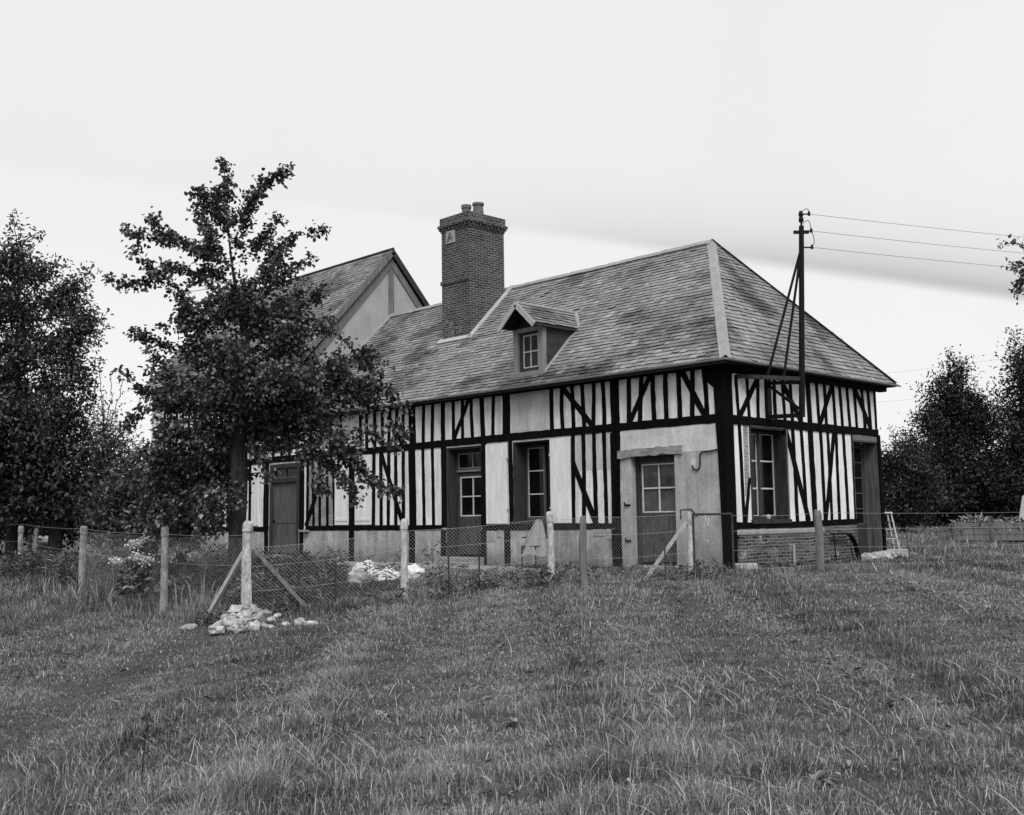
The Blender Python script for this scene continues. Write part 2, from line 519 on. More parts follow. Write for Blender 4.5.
def timber(name, a, b, w, face='front', proud=0.012, back=0.05, jit=0.007, matl=None, parent=house):
    """hewn timber with slightly wandering edges lying in a wall face; a,b are (along, z)"""
    a, b = Vector((a[0], a[1])), Vector((b[0], b[1]))
    Lh = (b - a).length
    n = max(2, int(Lh / 0.16))
    d = (b - a) / Lh
    s = Vector((-d.y, d.x)) * (w / 2)
    vs, fs = [], []
    drift = [random.gauss(0, jit) for _ in range(3)]
    for i in range(n + 1):
        t = i / n
        p = a.lerp(b, t)
        wob = (s / (w / 2)) * (drift[0] * math.sin(3 * t + drift[1] * 300) * 1.6)
        for sg in (-1, 1):
            q = p + wob + s * sg * (1 + random.gauss(0, jit / w * 1.1))
            for off in (-proud, back):
                vs.append((q.x, off, q.y) if face == 'front' else (-off, q.x, q.y))
    for i in range(n):
        k = i * 4
        fs += [(k, k + 2, k + 6, k + 4), (k + 1, k + 5, k + 7, k + 3), (k, k + 4, k + 5, k + 1), (k + 2, k + 3, k + 7, k + 6)]
    fs += [(0, 1, 3, 2), (n * 4, n * 4 + 2, n * 4 + 3, n * 4 + 1)]
    mb = MB(); mb.add(vs, fs)
    return mb.build(name, matl or M['timber'], parent)

FU = [(-12.9, 0.134), (-12.43, 0.131), (-11.53, 0.125), (-11.26, 0.123), (-10.91, 0.121), (-10.58, 0.119), (-10.29, 0.117), (-10.0, 0.116), (-9.72, 0.114), (-9.34, 0.251), (-8.91, 0.113), (-8.56, 0.111), (-8.16, 0.157), (-7.78, 0.106), (-7.44, 0.104), (-7.11, 0.103), (-6.74, 0.149), (-6.37, 0.102), (-5.93, 0.248), (-4.49, 0.109), (-4.16, 0.107), (-3.86, 0.105), (-3.56, 0.109), (-3.26, 0.107), (-2.98, 0.102), (-2.67, 0.228), (-2.3, 0.109), (-1.98, 0.106), (-1.66, 0.114), (-1.34, 0.11), (-1.01, 0.11), (-0.69, 0.107), (-0.39, 0.105)]
FU = [(-13.9, 0.13), (-13.4, 0.13)] + FU
FL = [(-14.03, 0.13), (-13.75, 0.119), (-13.42, 0.13), (-13.08, 0.13), (-12.75, 0.12), (-11.91, 0.271), (-10.96, 0.129), (-10.65, 0.127), (-10.33, 0.125), (-10.03, 0.123), (-9.72, 0.121), (-9.36, 0.262), (-8.92, 0.109), (-8.56, 0.107), (-8.15, 0.193), (-6.72, 0.172), (-5.81, 0.13), (-3.89, 0.11), (-3.58, 0.108), (-3.26, 0.106), (-2.98, 0.096), (-2.68, 0.234)]
FB = [(-7.21, 3.83, -7.77, 2.88, 0.114), (-4.2, 3.84, -3.25, 2.86, 0.126), (-2.3, 2.87, -1.7, 3.84, 0.111), (-0.98, 3.84, -0.35, 2.85, 0.122), (-10.33, 3.66, -9.73, 2.85, 0.13), (-10.62, 2.70, -9.75, 0.90, 0.13), (-3.88, 2.15, -3.26, 0.86, 0.13), (-13.45, 1.96, -14.1, 0.86, 0.16)]
pr = lambda: 0.010 + random.random() * 0.004
for x, w in FU:
    l = random.gauss(0, 0.012)
    timber('post' if w > 0.2 else 'stud', (x - l, 2.84), (x + l, 3.85), w, proud=pr() + (0.004 if w > 0.2 else 0))
for x, w in FL:
    l = random.gauss(0, 0.012)
    timber('post' if w > 0.2 else 'stud', (x - l, 0.79), (x + l, 2.77), w, proud=pr() + (0.004 if w > 0.2 else 0))
for x0, z0, x1, z1, w in FB:
    timber('brace', (x0, z0), (x1, z1), w, proud=0.017)
timber('middle_beam', (XL, 2.80), (0.0, 2.815), 0.17, proud=0.022, jit=0.008)
for a, b in ((XL, -8.2), (-6.76, -2.8)):
    timber('sill_beam', (a, 0.79), (b, 0.79), 0.13, proud=0.03, jit=0.006)
for x, w in ((-11.91, 0.22), (-9.36, 0.22), (-8.15, 0.19), (-6.72, 0.17), (-5.93, 0.19), (-2.69, 0.25)):
    timber('post', (x, -0.15), (x, 0.74), w, proud=0.034)
timber('post', (-2.69, 0.72), (-2.69, 2.72), 0.235, proud=0.026)
timber('wall_plate', (XL, 3.86), (0.0, 3.86), 0.1, proud=0.02)
# corner post, thickening into a bracket under the eaves
mb = MB()
prof = [(-0.25, 0.17), (0.5, 0.165), (1.4, 0.17), (2.2, 0.18), (2.7, 0.20), (3.1, 0.21), (3.42, 0.22), (3.52, 0.34), (3.66, 0.42), (3.84, 0.44)]
vs, fs = [], []
for z, s in prof:
    e = 0.008 * random.random()
    lean = -0.012 * z
    g_ = 0.25 + 0.02 * random.random()
    vs += [(-s + 0.085 + lean, -0.035 - e, z), (0.045 + e, -0.035 - e, z), (0.045 + e, g_, z), (-s + 0.05 + lean, g_, z)]
for i in range(len(prof) - 1):
    for k in range(4):
        a, b = i * 4 + k, i * 4 + (k + 1) % 4
        fs.append((a, b, b + 4, a + 4))
fs.append((len(prof) * 4 - 4, len(prof) * 4 - 3, len(prof) * 4 - 2, len(prof) * 4 - 1))
mb.add(vs, fs)
mb.build('corner_post', M['timber'], house)

GU = [(0.47, 3.62, 0.5, 2.89, 0.098), (0.83, 3.69, 0.87, 2.87, 0.09), (1.2, 3.68, 1.2, 2.86, 0.099), (1.52, 3.69, 1.53, 2.86, 0.159), (1.81, 3.67, 1.8, 2.88, 0.107), (2.11, 3.65, 2.14, 2.9, 0.101), (2.39, 3.67, 2.43, 2.89, 0.103), (2.79, 3.68, 2.78, 2.91, 0.117), (3.07, 3.7, 3.11, 2.88, 0.171), (3.43, 3.73, 3.48, 2.88, 0.106), (3.74, 3.71, 3.78, 2.88, 0.108), (4.1, 3.72, 4.15, 2.88, 0.118), (4.39, 3.72, 4.44, 2.89, 0.108), (4.71, 3.72, 4.77, 2.88, 0.11), (5.03, 3.72, 5.07, 2.87, 0.112), (5.37, 3.72, 5.42, 2.89, 0.118), (5.64, 3.72, 5.7, 2.88, 0.12), (5.95, 3.72, 5.96, 2.87, 0.1)]
GB = [(0.55, 2.89, 1.22, 3.68, 0.122), (2.08, 3.65, 2.77, 2.91, 0.135), (4.06, 3.71, 3.5, 2.88, 0.127), (5.07, 3.7, 5.67, 2.93, 0.134)]
GL = [(0.51, 2.73, 0.58, 0.81, 0.094), (2.41, 2.75, 2.47, 0.83, 0.114), (2.74, 2.74, 2.84, 0.83, 0.113), (3.12, 2.74, 3.15, 0.8, 0.199), (3.5, 2.73, 3.56, 0.84, 0.11), (3.79, 2.73, 3.84, 0.86, 0.103), (4.14, 2.74, 4.16, 0.85, 0.11), (4.46, 2.73, 4.52, 0.85, 0.112), (4.80, 2.73, 4.83, 0.8, 0.05)]
GLB = [(2.12, 2.73, 2.91, 0.84, 0.145), (4.08, 2.74, 3.56, 0.84, 0.125), (0.80, 1.7, 0.62, 0.85, 0.09)]
for y0, z0, y1, z1, w in GU:
    timber('stud', (y0, z0 + 0.06), (y1, z1 - 0.05), w, 'end', pr())
for y0, z0, y1, z1, w in GL:
    timber('post' if w > 0.15 else 'stud', (y0, z0 + 0.05), (y1, z1 - 0.04), w, 'end', pr())
for y0, z0, y1, z1, w in GB + GLB:
    timber('brace', (y0, z0), (y1, z1), w, 'end', 0.017)
timber('middle_beam', (0.2, 2.81), (W, 2.80), 0.17, 'end', 0.024, jit=0.008)
timber('sill_beam', (0.34, 0.80), (4.86, 0.81), 0.12, 'end', 0.036)
timber('wall_plate', (0.3, 3.82), (W + 0.02, 3.82), 0.2, 'end', 0.05)
# leaning post closing the far corner beside the end door
timber('post', (6.03, -0.1), (5.99, 2.75), 0.12, 'end', 0.05)
# brick strip left of the end window
MB().box(-0.02, 0.006, 0.645, 0.80, 1.35, 2.74).build('brick_infill', M['brick_fill'], house)

# --- roof of slates
def slate_plane(mb, O, u, v, length, uL, uR, expo=0.122, wid=0.19, skip=None):
    O, u, v = Vector(O), Vector(u).normalized(), Vector(v).normalized()
    n = u.cross(v).normalized()
    if n.z < 0:
        n = -n
    rows = int(length / expo)
    for i in range(rows):
        v0, v1 = i * expo, min((i + 1.35) * expo, length)
        a0, b0, a1, b1 = uL(v0), uR(v0), uL(v1), uR(v1)
        x = min(a0, a1) - random.random() * wid
        rt = random.gauss(0, 0.025)
        while x < max(b0, b1):
            w = wid * random.uniform(0.85, 1.12)
            la, lb = max(x + 0.002, a0), min(x + w - 0.002, b0)
            ua, ub = max(x + 0.002, a1), min(x + w - 0.002, b1)
            if lb - la > 0.01 or ub - ua > 0.01:
                lb, ub = max(lb, la + 0.002), max(ub, ua + 0.002)
                if not (skip and skip((la + lb) / 2, v0)):
                    j = random.gauss(0, 0.008)
                    h = 0.024 + random.random() * 0.012 + (0.012 if random.random() < 0.03 else 0)
                    P = [O + u * la + v * (v0 + j) + n * h, O + u * lb + v * (v0 + j + random.gauss(0, 0.002)) + n * (h + random.gauss(0, 0.0015)),
                         O + u * ub + v * v1 + n * 0.004, O + u * ua + v * v1 + n * 0.004]
                    Q = [P[0] - n * 0.013, P[1] - n * 0.013]
                    c = (O + u * la + v * v0)
                    t = 0.62 + rt + random.gauss(0, 0.065)
                    mo = noise.fractal(Vector((c.x * 0.55, c.y * 0.9 + 3, c.z * 0.9)), 0.8, 2.0, 4)
                    t -= max(0, mo - 0.02) * 0.95
                    if random.random() < 0.03: t += 0.2
                    mb.add(P + Q, [(0, 1, 2, 3), (4, 5, 1, 0)], min(max(t, 0), 1))
            x += w

ys_ = -OV
slope = math.hypot(W / 2 + OV, RIDGE - EAVE)
vf = Vector((0, W / 2 + OV, RIDGE - EAVE)).normalized()
XE = 0.33
kf = (HIPX - XE) / slope

# chimney and dormer footprints in the front slope
CH = (-9.93, -8.83, 1.50, 2.77)
DM = (-5.60, -4.69)
KSL = (RIDGE - EAVE) / (W / 2 + OV)
def skip_front(u_, v_):
    x = XL + u_
    y = ys_ + v_ * vf.y
    z = EAVE + v_ * vf.z
    if CH[0] < x < CH[1] and CH[2] + 0.02 < y < CH[3]:
        return True
    if DM[0] + 0.02 < x < DM[1] - 0.02 and y > -0.02 and z < 5.72 - abs(x + 5.145) * 0.9:
        return True
    return False
roof_mb = MB()
slate_plane(roof_mb, (XL, ys_, EAVE), (1, 0, 0), vf, slope, lambda v: 0.0, lambda v: XE - XL + kf * v, skip=skip_front)
# hip end
hv = Vector((HIPX - XE, 0, RIDGE - EAVE))
hl = hv.length
half = (W + 2 * OV) / 2
slate_plane(roof_mb, (XE, -OV, EAVE), (0, 1, 0), hv, hl, lambda v: half * v / hl, lambda v: 2 * half - half * v / hl)
# rear slope
vb = Vector((0, -(W / 2 + OV), RIDGE - EAVE))
slate_plane(roof_mb, (XL, W + OV, EAVE), (1, 0, 0), vb, slope, lambda v: 0.0, lambda v: XE - XL + kf * v, expo=0.21, wid=0.4)
roof = roof_mb.build('roof', M['slate'], house)
d = -0.012
A, B_, C_, D4 = (XL, -OV, EAVE + d), (XE, -OV, EAVE + d), (XE, W + OV, EAVE + d), (XL, W + OV, EAVE + d)
r0, r1 = (XL, W / 2, RIDGE + d), (HIPX, W / 2, RIDGE + d)
MB().add([A, B_, C_, D4, r0, r1], [(0, 1, 5, 4), (1, 2, 5), (2, 3, 4, 5)]).build('roof_deck', M['underlay'], roof)
# soffit boards under the overhang
mb = MB()
mb.box(XL, XE, -OV, 0.0, EAVE - 0.05, EAVE - 0.02).box(0.0, XE, 0.0, W + OV, EAVE - 0.05, EAVE - 0.02)
mb.box(XL, 0, W, W + OV, EAVE - 0.05, EAVE - 0.02)
mb.build('soffit', M['wood_dark'], roof)
# dark moulded cornice of the end wall
mb = MB(); mb.box(0.005, 0.20, 0.36, W + 0.16, EAVE - 0.16, EAVE - 0.055); mb.build('cornice', M['timber'], house, bevel=0.02)
# hip and ridge coverings
def strip_on(mb, a, b, sa, sb, lift):
    a, b, sa, sb = Vector(a), Vector(b), Vector(sa), Vector(sb)
    up = Vector((0, 0, lift))
    vs = []
    n = 14
    for i in range(n + 1):
        p = a.lerp(b, i / n)
        vs += [p + sa + up * 0.6, p + up * 1.5, p + sb + up * 0.6]
    fs = []
    for i in range(n):
        k = i * 3
        fs += [(k, k + 1, k + 4, k + 3), (k + 1, k + 2, k + 5, k + 4)]
    mb.add(vs, fs)
apex = (HIPX, W / 2, RIDGE + 0.02)
cn = Vector((XE + 0.02, -OV - 0.02, EAVE + 0.02))
mb = MB()
hd = (Vector(apex) - cn).normalized()
nf = Vector((0, -KSL, 1)).normalized()
nh = Vector(((RIDGE - EAVE), 0, XE - HIPX)).normalized()
sf = nf.cross(hd).normalized() * -0.13
sh = nh.cross(hd).normalized() * 0.13
if sf.x > 0: sf = -sf
if sh.y < 0: sh = -sh
strip_on(mb, cn, apex, sf, sh, 0.028)
mb.build('hip_flashing', M['flash'], roof)
mb = MB()
cn2 = Vector((XE + 0.02, W + OV + 0.02, EAVE + 0.02))
strip_on(mb, cn2, apex, (-0.09, 0.06, 0), (0.06, -0.07, 0.0), 0.02)
mb.build('hip_flashing', M['mortar'], roof)
mb = MB()
x = XL
while x < HIPX - 0.05:
    l = min(0.42, HIPX + 0.05 - x)
    ang = [math.radians(a) for a in (-76, -38, 0, 38, 76)]
    vs = []
    lift = 0.012 * random.random()
    for xx, rr in ((x, 0.155), (x + l - 0.006, 0.148)):
        vs += [(xx, W / 2 + rr * math.sin(a), RIDGE - 0.115 + lift + rr * math.cos(a)) for a in ang]
    fs = [(k, k + 1, k + 6, k + 5) for k in range(4)]
    mb.add(vs, fs)
    x += l
mb.build('ridge_tiles', M['flash'], roof)
# gutter
mb = MB()
def gutter(mb, a, b, out):
    a, b, out = Vector(a), Vector(b), Vector(out)
    vs, fs = [], []
    m_ = 7
    for p in (a, b):
        for rr in (0.042, 0.035):
            for k in range(m_):
                an = math.pi * k / (m_ - 1)
                vs.append(p + out * (0.042 - rr * math.cos(an)) + Vector((0, 0, -rr * math.sin(an))))
    for o_ in (0, m_):
        for k in range(m_ - 1):
            fs.append((o_ + k, o_ + k + 1, o_ + k + 1 + 2 * m_, o_ + k + 2 * m_))
    fs.append((m_ - 1, 2 * m_ - 1, 4 * m_ - 1, 3 * m_ - 1))
    fs.append((0, 2 * m_, 3 * m_, m_))
    mb.add(vs, fs)
gutter(mb, (XL, -OV - 0.002, EAVE + 0.0), (XE + 0.06, -OV - 0.002, EAVE + 0.0), (0, -1, 0))
gutter(mb, (XE + 0.002, -OV - 0.06, EAVE - 0.004), (XE + 0.002, W + OV, EAVE - 0.004), (1, 0, 0))
mb.build('gutter', M['gutter'], house, smooth=False)
mb = MB(); mb.box(XL, XE, -OV - 0.0, -OV + 0.022, EAVE - 0.085, EAVE - 0.005); mb.build('fascia', M['wood_dark'], house)
# flashing where the roof meets the taller gable
mb = MB()
mb.bar((XL + 0.07, -OV, EAVE + 0.05), (XL + 0.07, W / 2, RIDGE + 0.05), 0.15, 0.04, up=nf)
mb.build('flashing', M['flash'], roof)

# --- chimney
ch = MB()
x0, x1, y0, y1 = CH
ch.box(x0, x1, y0, y1, 5.3, 8.650)
chim = ch.build('chimney', M['brick'], house)
mb = MB().box(x0 - 0.03, x1 + 0.005, y0 - 0.03, y0 + 0.1, 7.22, 7.32); mb.build('brick_band', M['brick'], chim)
mb = MB()
mb.box(x0 - 0.02, x1 + 0.02, y0 - 0.02, y1 + 0.02, 8.652, 8.710)
# dentil course
k = x0 - 0.05
while k < x1 + 0.02:
    mb.box(k, k + 0.07, y0 - 0.06, y0 - 0.021, 8.711, 8.775); mb.box(k, k + 0.07, y1 + 0.021, y1 + 0.06, 8.711, 8.775); k += 0.13
k = y0 - 0.05
while k < y1 + 0.02:
    mb.box(x1 + 0.021, x1 + 0.06, k, k + 0.07, 8.711, 8.775); mb.box(x0 - 0.06, x0 - 0.021, k, k + 0.07, 8.711, 8.775); k += 0.13
mb.box(x0 - 0.02, x1 + 0.02, y0 - 0.02, y1 + 0.02, 8.710, 8.776)
mb.box(x0 - 0.08, x1 + 0.08, y0 - 0.08, y1 + 0.08, 8.777, 8.850)
mb.box(x0 - 0.035, x1 + 0.035, y0 - 0.035, y1 + 0.035, 8.851, 9.050)
mb.build('cornice', M['brick'], chim)
MB().box(x0 + 0.05, x1 - 0.05, y0 + 0.05, y1 - 0.05, 9.051, 9.080).build('capping', M['mortar'], chim, bevel=0.02)
MB().lathe(-9.22, 2.2, [(0.17, 9.070), (0.155, 9.130), (0.135, 9.360), (0.135, 9.410), (0.16, 9.410), (0.16, 9.470), (0.12, 9.470), (0.12, 9.210)]).build('chimney_pot', M['pot'], chim)
MB().lathe(-9.70, 2.2, [(0.125, 9.07), (0.12, 9.42), (0.14, 9.43), (0.14, 9.52), (0.10, 9.52), (0.10, 9.3)]).build('chimney_pot', M['pot'], chim)
# square stone plaque with a raised emblem
pq = MB().box(-9.73, -9.37, y0 - 0.03, y0 + 0.02, 8.31, 8.66).build('plaque', M['mortar'], chim, bevel=0.01)
mb = MB()
mb.tube([(-9.64, y0 - 0.035, 8.36), (-9.58, y0 - 0.04, 8.52), (-9.53, y0 - 0.035, 8.60), (-9.49, y0 - 0.04, 8.5), (-9.45, y0 - 0.035, 8.38)], 0.016, 5)
mb.tube([(-9.60, y0 - 0.038, 8.46), (-9.47, y0 - 0.038, 8.47)], 0.014, 5)
mb.build('emblem', M['pot'], pq)
def roofz(y): return EAVE + (y + OV) * KSL
mb = MB()
# sloping fillet up the right cheek and level fillet along the front
a = Vector((x1 + 0.07, y0 - 0.1, roofz(y0 - 0.1) + 0.05)); b = Vector((x1 + 0.07, W / 2, roofz(W / 2) + 0.05))
mb.bar(a, b, 0.15, 0.05, up=nf)
mb.build('flashing', M['flash_pale'], chim, bevel=0.01)
mb = MB().bar((x0 - 0.08, y0 - 0.07, roofz(y0 - 0.07) + 0.05), (x1 + 0.13, y0 - 0.07, roofz(y0 - 0.07) + 0.05), 0.16, 0.05, up=nf)
mb.build('flashing', M['flash_pale'], chim, bevel=0.01)
mb = MB().bar((x0 - 0.05, y0 - 0.1, roofz(y0 - 0.1) + 0.04), (x0 - 0.05, W / 2, roofz(W / 2) + 0.04), 0.1, 0.04, up=nf); mb.build('flashing', M['flash'], chim)
# mortar smear at the foot of the stack
for i in range(7):
    bmx = MB()
    px_ = random.uniform(x0 + 0.1, x1 - 0.25); pz = random.uniform(5.9, 6.35)
    r = random.uniform(0.05, 0.13)
    n = 7
    bmx.add([(px_ + r * math.cos(2 * math.pi * k / n) * random.uniform(0.7, 1.2), y0 - 0.004 - 0.0006 * i, pz + r * 0.7 * math.sin(2 * math.pi * k / n) * random.uniform(0.7, 1.2)) for k in range(n)], [tuple(range(n))])
    bmx.build('mortar_smear', M['mortar_dull'], chim)


# --- dormer
dx0, dx1, dy, dz0, dz1 = -5.60, -4.69, -0.04, 4.18, 5.26
mx_ = -5.145
cheeks = []
# cheeks and front wall
for xs_ in (dx0, dx1):
    xo = xs_ + (0.03 if xs_ == dx0 else -0.03)
    yb = (dz1 + 0.05 - EAVE) / KSL - OV
    vs = [(xs_, dy + 0.05, roofz(dy + 0.05) - 0.1), (xs_, dy + 0.05, dz1 + 0.06), (xs_, yb + 0.1, dz1 + 0.06), (xo, dy + 0.05, roofz(dy + 0.05) - 0.1), (xo, dy + 0.05, dz1 + 0.06), (xo, yb + 0.1, dz1 + 0.06)]
    cheeks.append((vs, [(0, 1, 2), (3, 5, 4), (0, 3, 4, 1), (1, 4, 5, 2), (0, 2, 5, 3)]))
dorm = MB().add([(dx0 + .02, dy + 0.065, roofz(dy + .065) - .1), (dx1 - .02, dy + 0.065, roofz(dy + .065) - .1), (dx1 - .02, dy + 0.065, dz1), (mx_, dy + 0.065, 5.70), (dx0 + .02, dy + 0.065, dz1)], [(0, 1, 2, 3, 4)]).build('dormer', M['wood_dark'], house)
for vs, fs in cheeks:
    MB().add(vs, fs, 0.4).build('cheek', M['slate_dark'], dorm)
mb = MB()
mb.add([(dx0, dy + 0.06, dz1), (dx1, dy + 0.06, dz1), (mx_, dy + 0.06, 5.72)], [(0, 1, 2)], 0.2)
mb.build('gable_boards', M['wood_dark'], dorm)
mb = MB()
mb.box(dx0 - 0.02, dx0 + 0.13, dy - 0.02, dy + 0.10, dz0 + 0.07, dz1)
mb.box(dx1 - 0.13, dx1 + 0.02, dy - 0.02, dy + 0.10, dz0 + 0.07, dz1)
mb.box(dx0 + 0.13, dx1 - 0.13, dy - 0.02, dy + 0.10, dz1 - 0.10, dz1)
mb.box(dx0 - 0.06, dx1 + 0.06, dy - 0.08, dy + 0.10, dz0 - 0.04, dz0 + 0.07)
mb.build('frame', M['wood_mid'], dorm, bevel=0.008)
mb = MB()
mb.box(dx0 + 0.13, dx0 + 0.24, dy + 0.045, dy + 0.08, dz0 + 0.08, dz1 - 0.10)
mb.box(dx1 - 0.19, dx1 - 0.13, dy + 0.045, dy + 0.08, dz0 + 0.08, dz1 - 0.10)
mb.box(dx0 + 0.24, dx1 - 0.19, dy + 0.045, dy + 0.08, dz0 + 0.08, dz0 + 0.17)
mb.box(dx0 + 0.24, dx1 - 0.19, dy + 0.045, dy + 0.08, dz1 - 0.16, dz1 - 0.10)
mb.build('window', M['wood_dark'], dorm)
mb = MB()
cx = (dx0 + dx1) / 2 + 0.02
za, zb_ = dz0 + 0.17, dz1 - 0.16
for xa in (dx0 + 0.24, cx - 0.012, dx1 - 0.215):
    mb.box(xa, xa + 0.025, dy + 0.052, dy + 0.072, za, zb_)
for zz in (za, (za + zb_) / 2 - 0.02, zb_ - 0.025):
    mb.box(dx0 + 0.24, dx1 - 0.19, dy + 0.056, dy + 0.07, zz, zz + 0.025)
mb.build('glazing_bars', M['paint_white'], dorm)
MB().box(dx0 + 0.24, dx1 - 0.19, dy + 0.078, dy + 0.09, dz0 + 0.17, dz1 - 0.16).build('window_pane', M['glass_curtain'], dorm)
# dormer roof
dr = MB()
yF, zR, zE_ = -0.42, 5.77, 5.27
hw = 0.54
ybR = (zR - EAVE) / KSL - OV
ybE = (zE_ - EAVE) / KSL - OV
sl = math.hypot(hw, zR - zE_)
for sg in (-1, 1):
    O = (mx_ + sg * hw, yF, zE_)
    slate_plane(dr, O, (0, 1, 0), (-sg * hw, 0, zR - zE_), sl, lambda v: 0.0, lambda v: (ybE - yF) + (ybR - ybE) * v / sl, expo=0.11, wid=0.2)
drf = dr.build('dormer_roof', M['slate'], dorm)
mb = MB()
e = -0.015
mb.add([(mx_ - hw, yF, zE_ + e), (mx_ + hw, yF, zE_ + e), (mx_, yF, zR + e), (mx_ - hw, ybE, zE_ + e), (mx_ + hw, ybE, zE_ + e), (mx_, ybR, zR + e)], [(0, 2, 5, 3), (1, 4, 5, 2)])
mb.build('roof_deck', M['underlay'], dorm)
mb = MB()
for sg in (-1, 1):
    mb.bar((mx_ + sg * (hw + 0.03), yF - 0.015, zE_ - 0.06), (mx_, yF - 0.015, zR - 0.035), 0.03, 0.12, up=(0, 0, 1))
mb.build('bargeboard', M['wood_pale'], dorm)
mb = MB()
mb.tube([(mx_, yF, zR + 0.01), (mx_, ybR, zR + 0.01)], 0.045, 6)
mb.build('ridge', M['flash'], dorm)
mb = MB().bar((mx_ + hw + 0.0, ybE - 0.02, zE_ + 0.03), (mx_ + 0.0, ybR - 0.02, zR + 0.03), 0.12, 0.02, up=(0, -0.7, 0.7)); mb.build('flashing', M['flash'], dorm)
mb = MB().box(mx_ + hw - 0.03, mx_ + hw + 0.02, yF, ybE, zE_ - 0.06, zE_ - 0.01); mb.build('eaves_board', M['wood_dark'], dorm)
mb = MB().bar((dx1 + 0.05, dy - 0.05, roofz(dy - 0.05) + 0.03), (dx1 + 0.05, ybE, roofz(ybE) + 0.03), 0.09, 0.02, up=nf); mb.build('flashing', M['mortar'], dorm)

# --- openings of the front
def pane_grid(name, x0, x1, z0, z1, y, cols, rows, bar=0.028, edge=0.028, matl='paint_white', parent=None, axis='front'):
    mb = MB()
    def bx(a, b, c, d, p, q):
        if axis == 'front': mb.box(a, b, y + p, y + q, c, d)
        else: mb.box(y - q, y - p, a, b, c, d)
    for i in range(cols + 1):
        w_ = edge if i in (0, cols) else bar
        xx = x0 + (x1 - x0) * i / cols
        xx = min(max(xx - w_ / 2, x0), x1 - w_)
        bx(xx, xx + w_, z0, z1, 0.0, 0.022)
    for j in range(rows + 1):
        w_ = edge if j in (0, rows) else bar
        zz = z0 + (z1 - z0) * j / rows
        zz = min(max(zz - w_ / 2, z0), z1 - w_)
        bx(x0, x1, zz, zz + w_, 0.003, 0.019)
    o = mb.build(name, M[matl], parent)
    return o

def pane(x0, x1, z0, z1, y, matl='glass', parent=None, axis='front'):
    mb = MB()
    if axis == 'front': mb.box(x0, x1, y, y + 0.008, z0, z1)
    else: mb.box(y - 0.008, y, x0, x1, z0, z1)
    return mb.build('window_pane', M[matl], parent)

def planks(mb, x0, x1, y0, y1, z0, z1, n, gap=0.006):
    w = (x1 - x0) / n
    for i in range(n):
        e = random.random() * 0.003
        mb.box(x0 + i * w + gap / 2, x0 + (i + 1) * w - gap / 2, y0 - e, y1, z0, z1)

# near door: shallow reveal, four panes over boards
x0, x1, z0, z1 = D3
yd = 0.15
mb = MB()
mb.box(x0, x0 + 0.09, yd - 0.02, yd + 0.1, z0, z1).box(x1 - 0.04, x1, yd - 0.02, yd + 0.1, z0, z1).box(x0 + 0.09, x1 - 0.04, yd - 0.02, yd + 0.1, z1 - 0.10, z1)
dfr = mb.build('door_frame', M['wood_dark'], house, bevel=0.005)
lx0, lx1 = x0 + 0.095, x1 - 0.045
mb = MB()
planks(mb, lx0, lx1, yd + 0.012, yd + 0.05, z0 + 0.06, 1.04, 6)
mb.box(lx0, lx0 + 0.05, yd + 0.008, yd + 0.05, 1.04, z1 - 0.105).box(lx1 - 0.05, lx1, yd + 0.008, yd + 0.05, 1.04, z1 - 0.105)
mb.box(lx0 + 0.05, lx1 - 0.05, yd + 0.008, yd + 0.05, z1 - 0.16, z1 - 0.105)
mb.box(lx0, lx1, yd + 0.005, yd + 0.05, 1.0, 1.06)
dr3 = mb.build('door', M['door_old'], house)
tag(dr3, 'dark boarded door with four panes under a rough oak lintel')
pane_grid('glazing_bars', lx0 + 0.05, lx1 - 0.05, 1.06, z1 - 0.16, yd + 0.005, 2, 2, 0.03, 0.026, parent=dr3)
pane(lx0 + 0.05, lx1 - 0.05, 1.06, z1 - 0.16, yd + 0.035, 'glass_curtain', dr3)
MB().box(x0 - 0.02, x1 + 0.02, -0.25, 0.3, -0.3, 0.02).build('door_step', M['concrete'], house, bevel=0.015)
# oak lintel, rough hewn
vs, fs = [], []
n = 14
for i in range(n + 1):
    xx = -2.60 + (1.63) * i / n
    for yy, zz in ((-0.055, 2.21), (-0.06, 2.345), (0.2, 2.345), (0.2, 2.21)):
        taper = 0.035 if (i < 4 and zz < 2.3) else 0
        vs.append((xx + random.gauss(0, .004), yy + random.gauss(0, .008), zz + random.gauss(0, .012) - 0.02 + taper * 0 + 0.05 * math.sin(i / n * 2.2) * (0.6 if zz > 2.3 else 0.3)))
for i in range(n):
    for k in range(4):
        a, b = i * 4 + k, i * 4 + (k + 1) % 4
        fs.append((a, b, b + 4, a + 4))
fs += [(0, 1, 2, 3), (n * 4 + 3, n * 4 + 2, n * 4 + 1, n * 4)]
MB().add(vs, fs).build('lintel', M['lintel'], house)
for zz in (0.5, 1.22):
    mb = MB(); mb.tube([(-2.42, -0.02, zz), (-2.42, -0.07, zz), (-2.42, -0.07, zz + 0.06)], 0.014, 6)
    mb.bar((-2.46, -0.03, zz), (-2.31, -0.03, zz), 0.02, 0.035)
    mb.build('hinge_pin', M['metal_dark'], house)
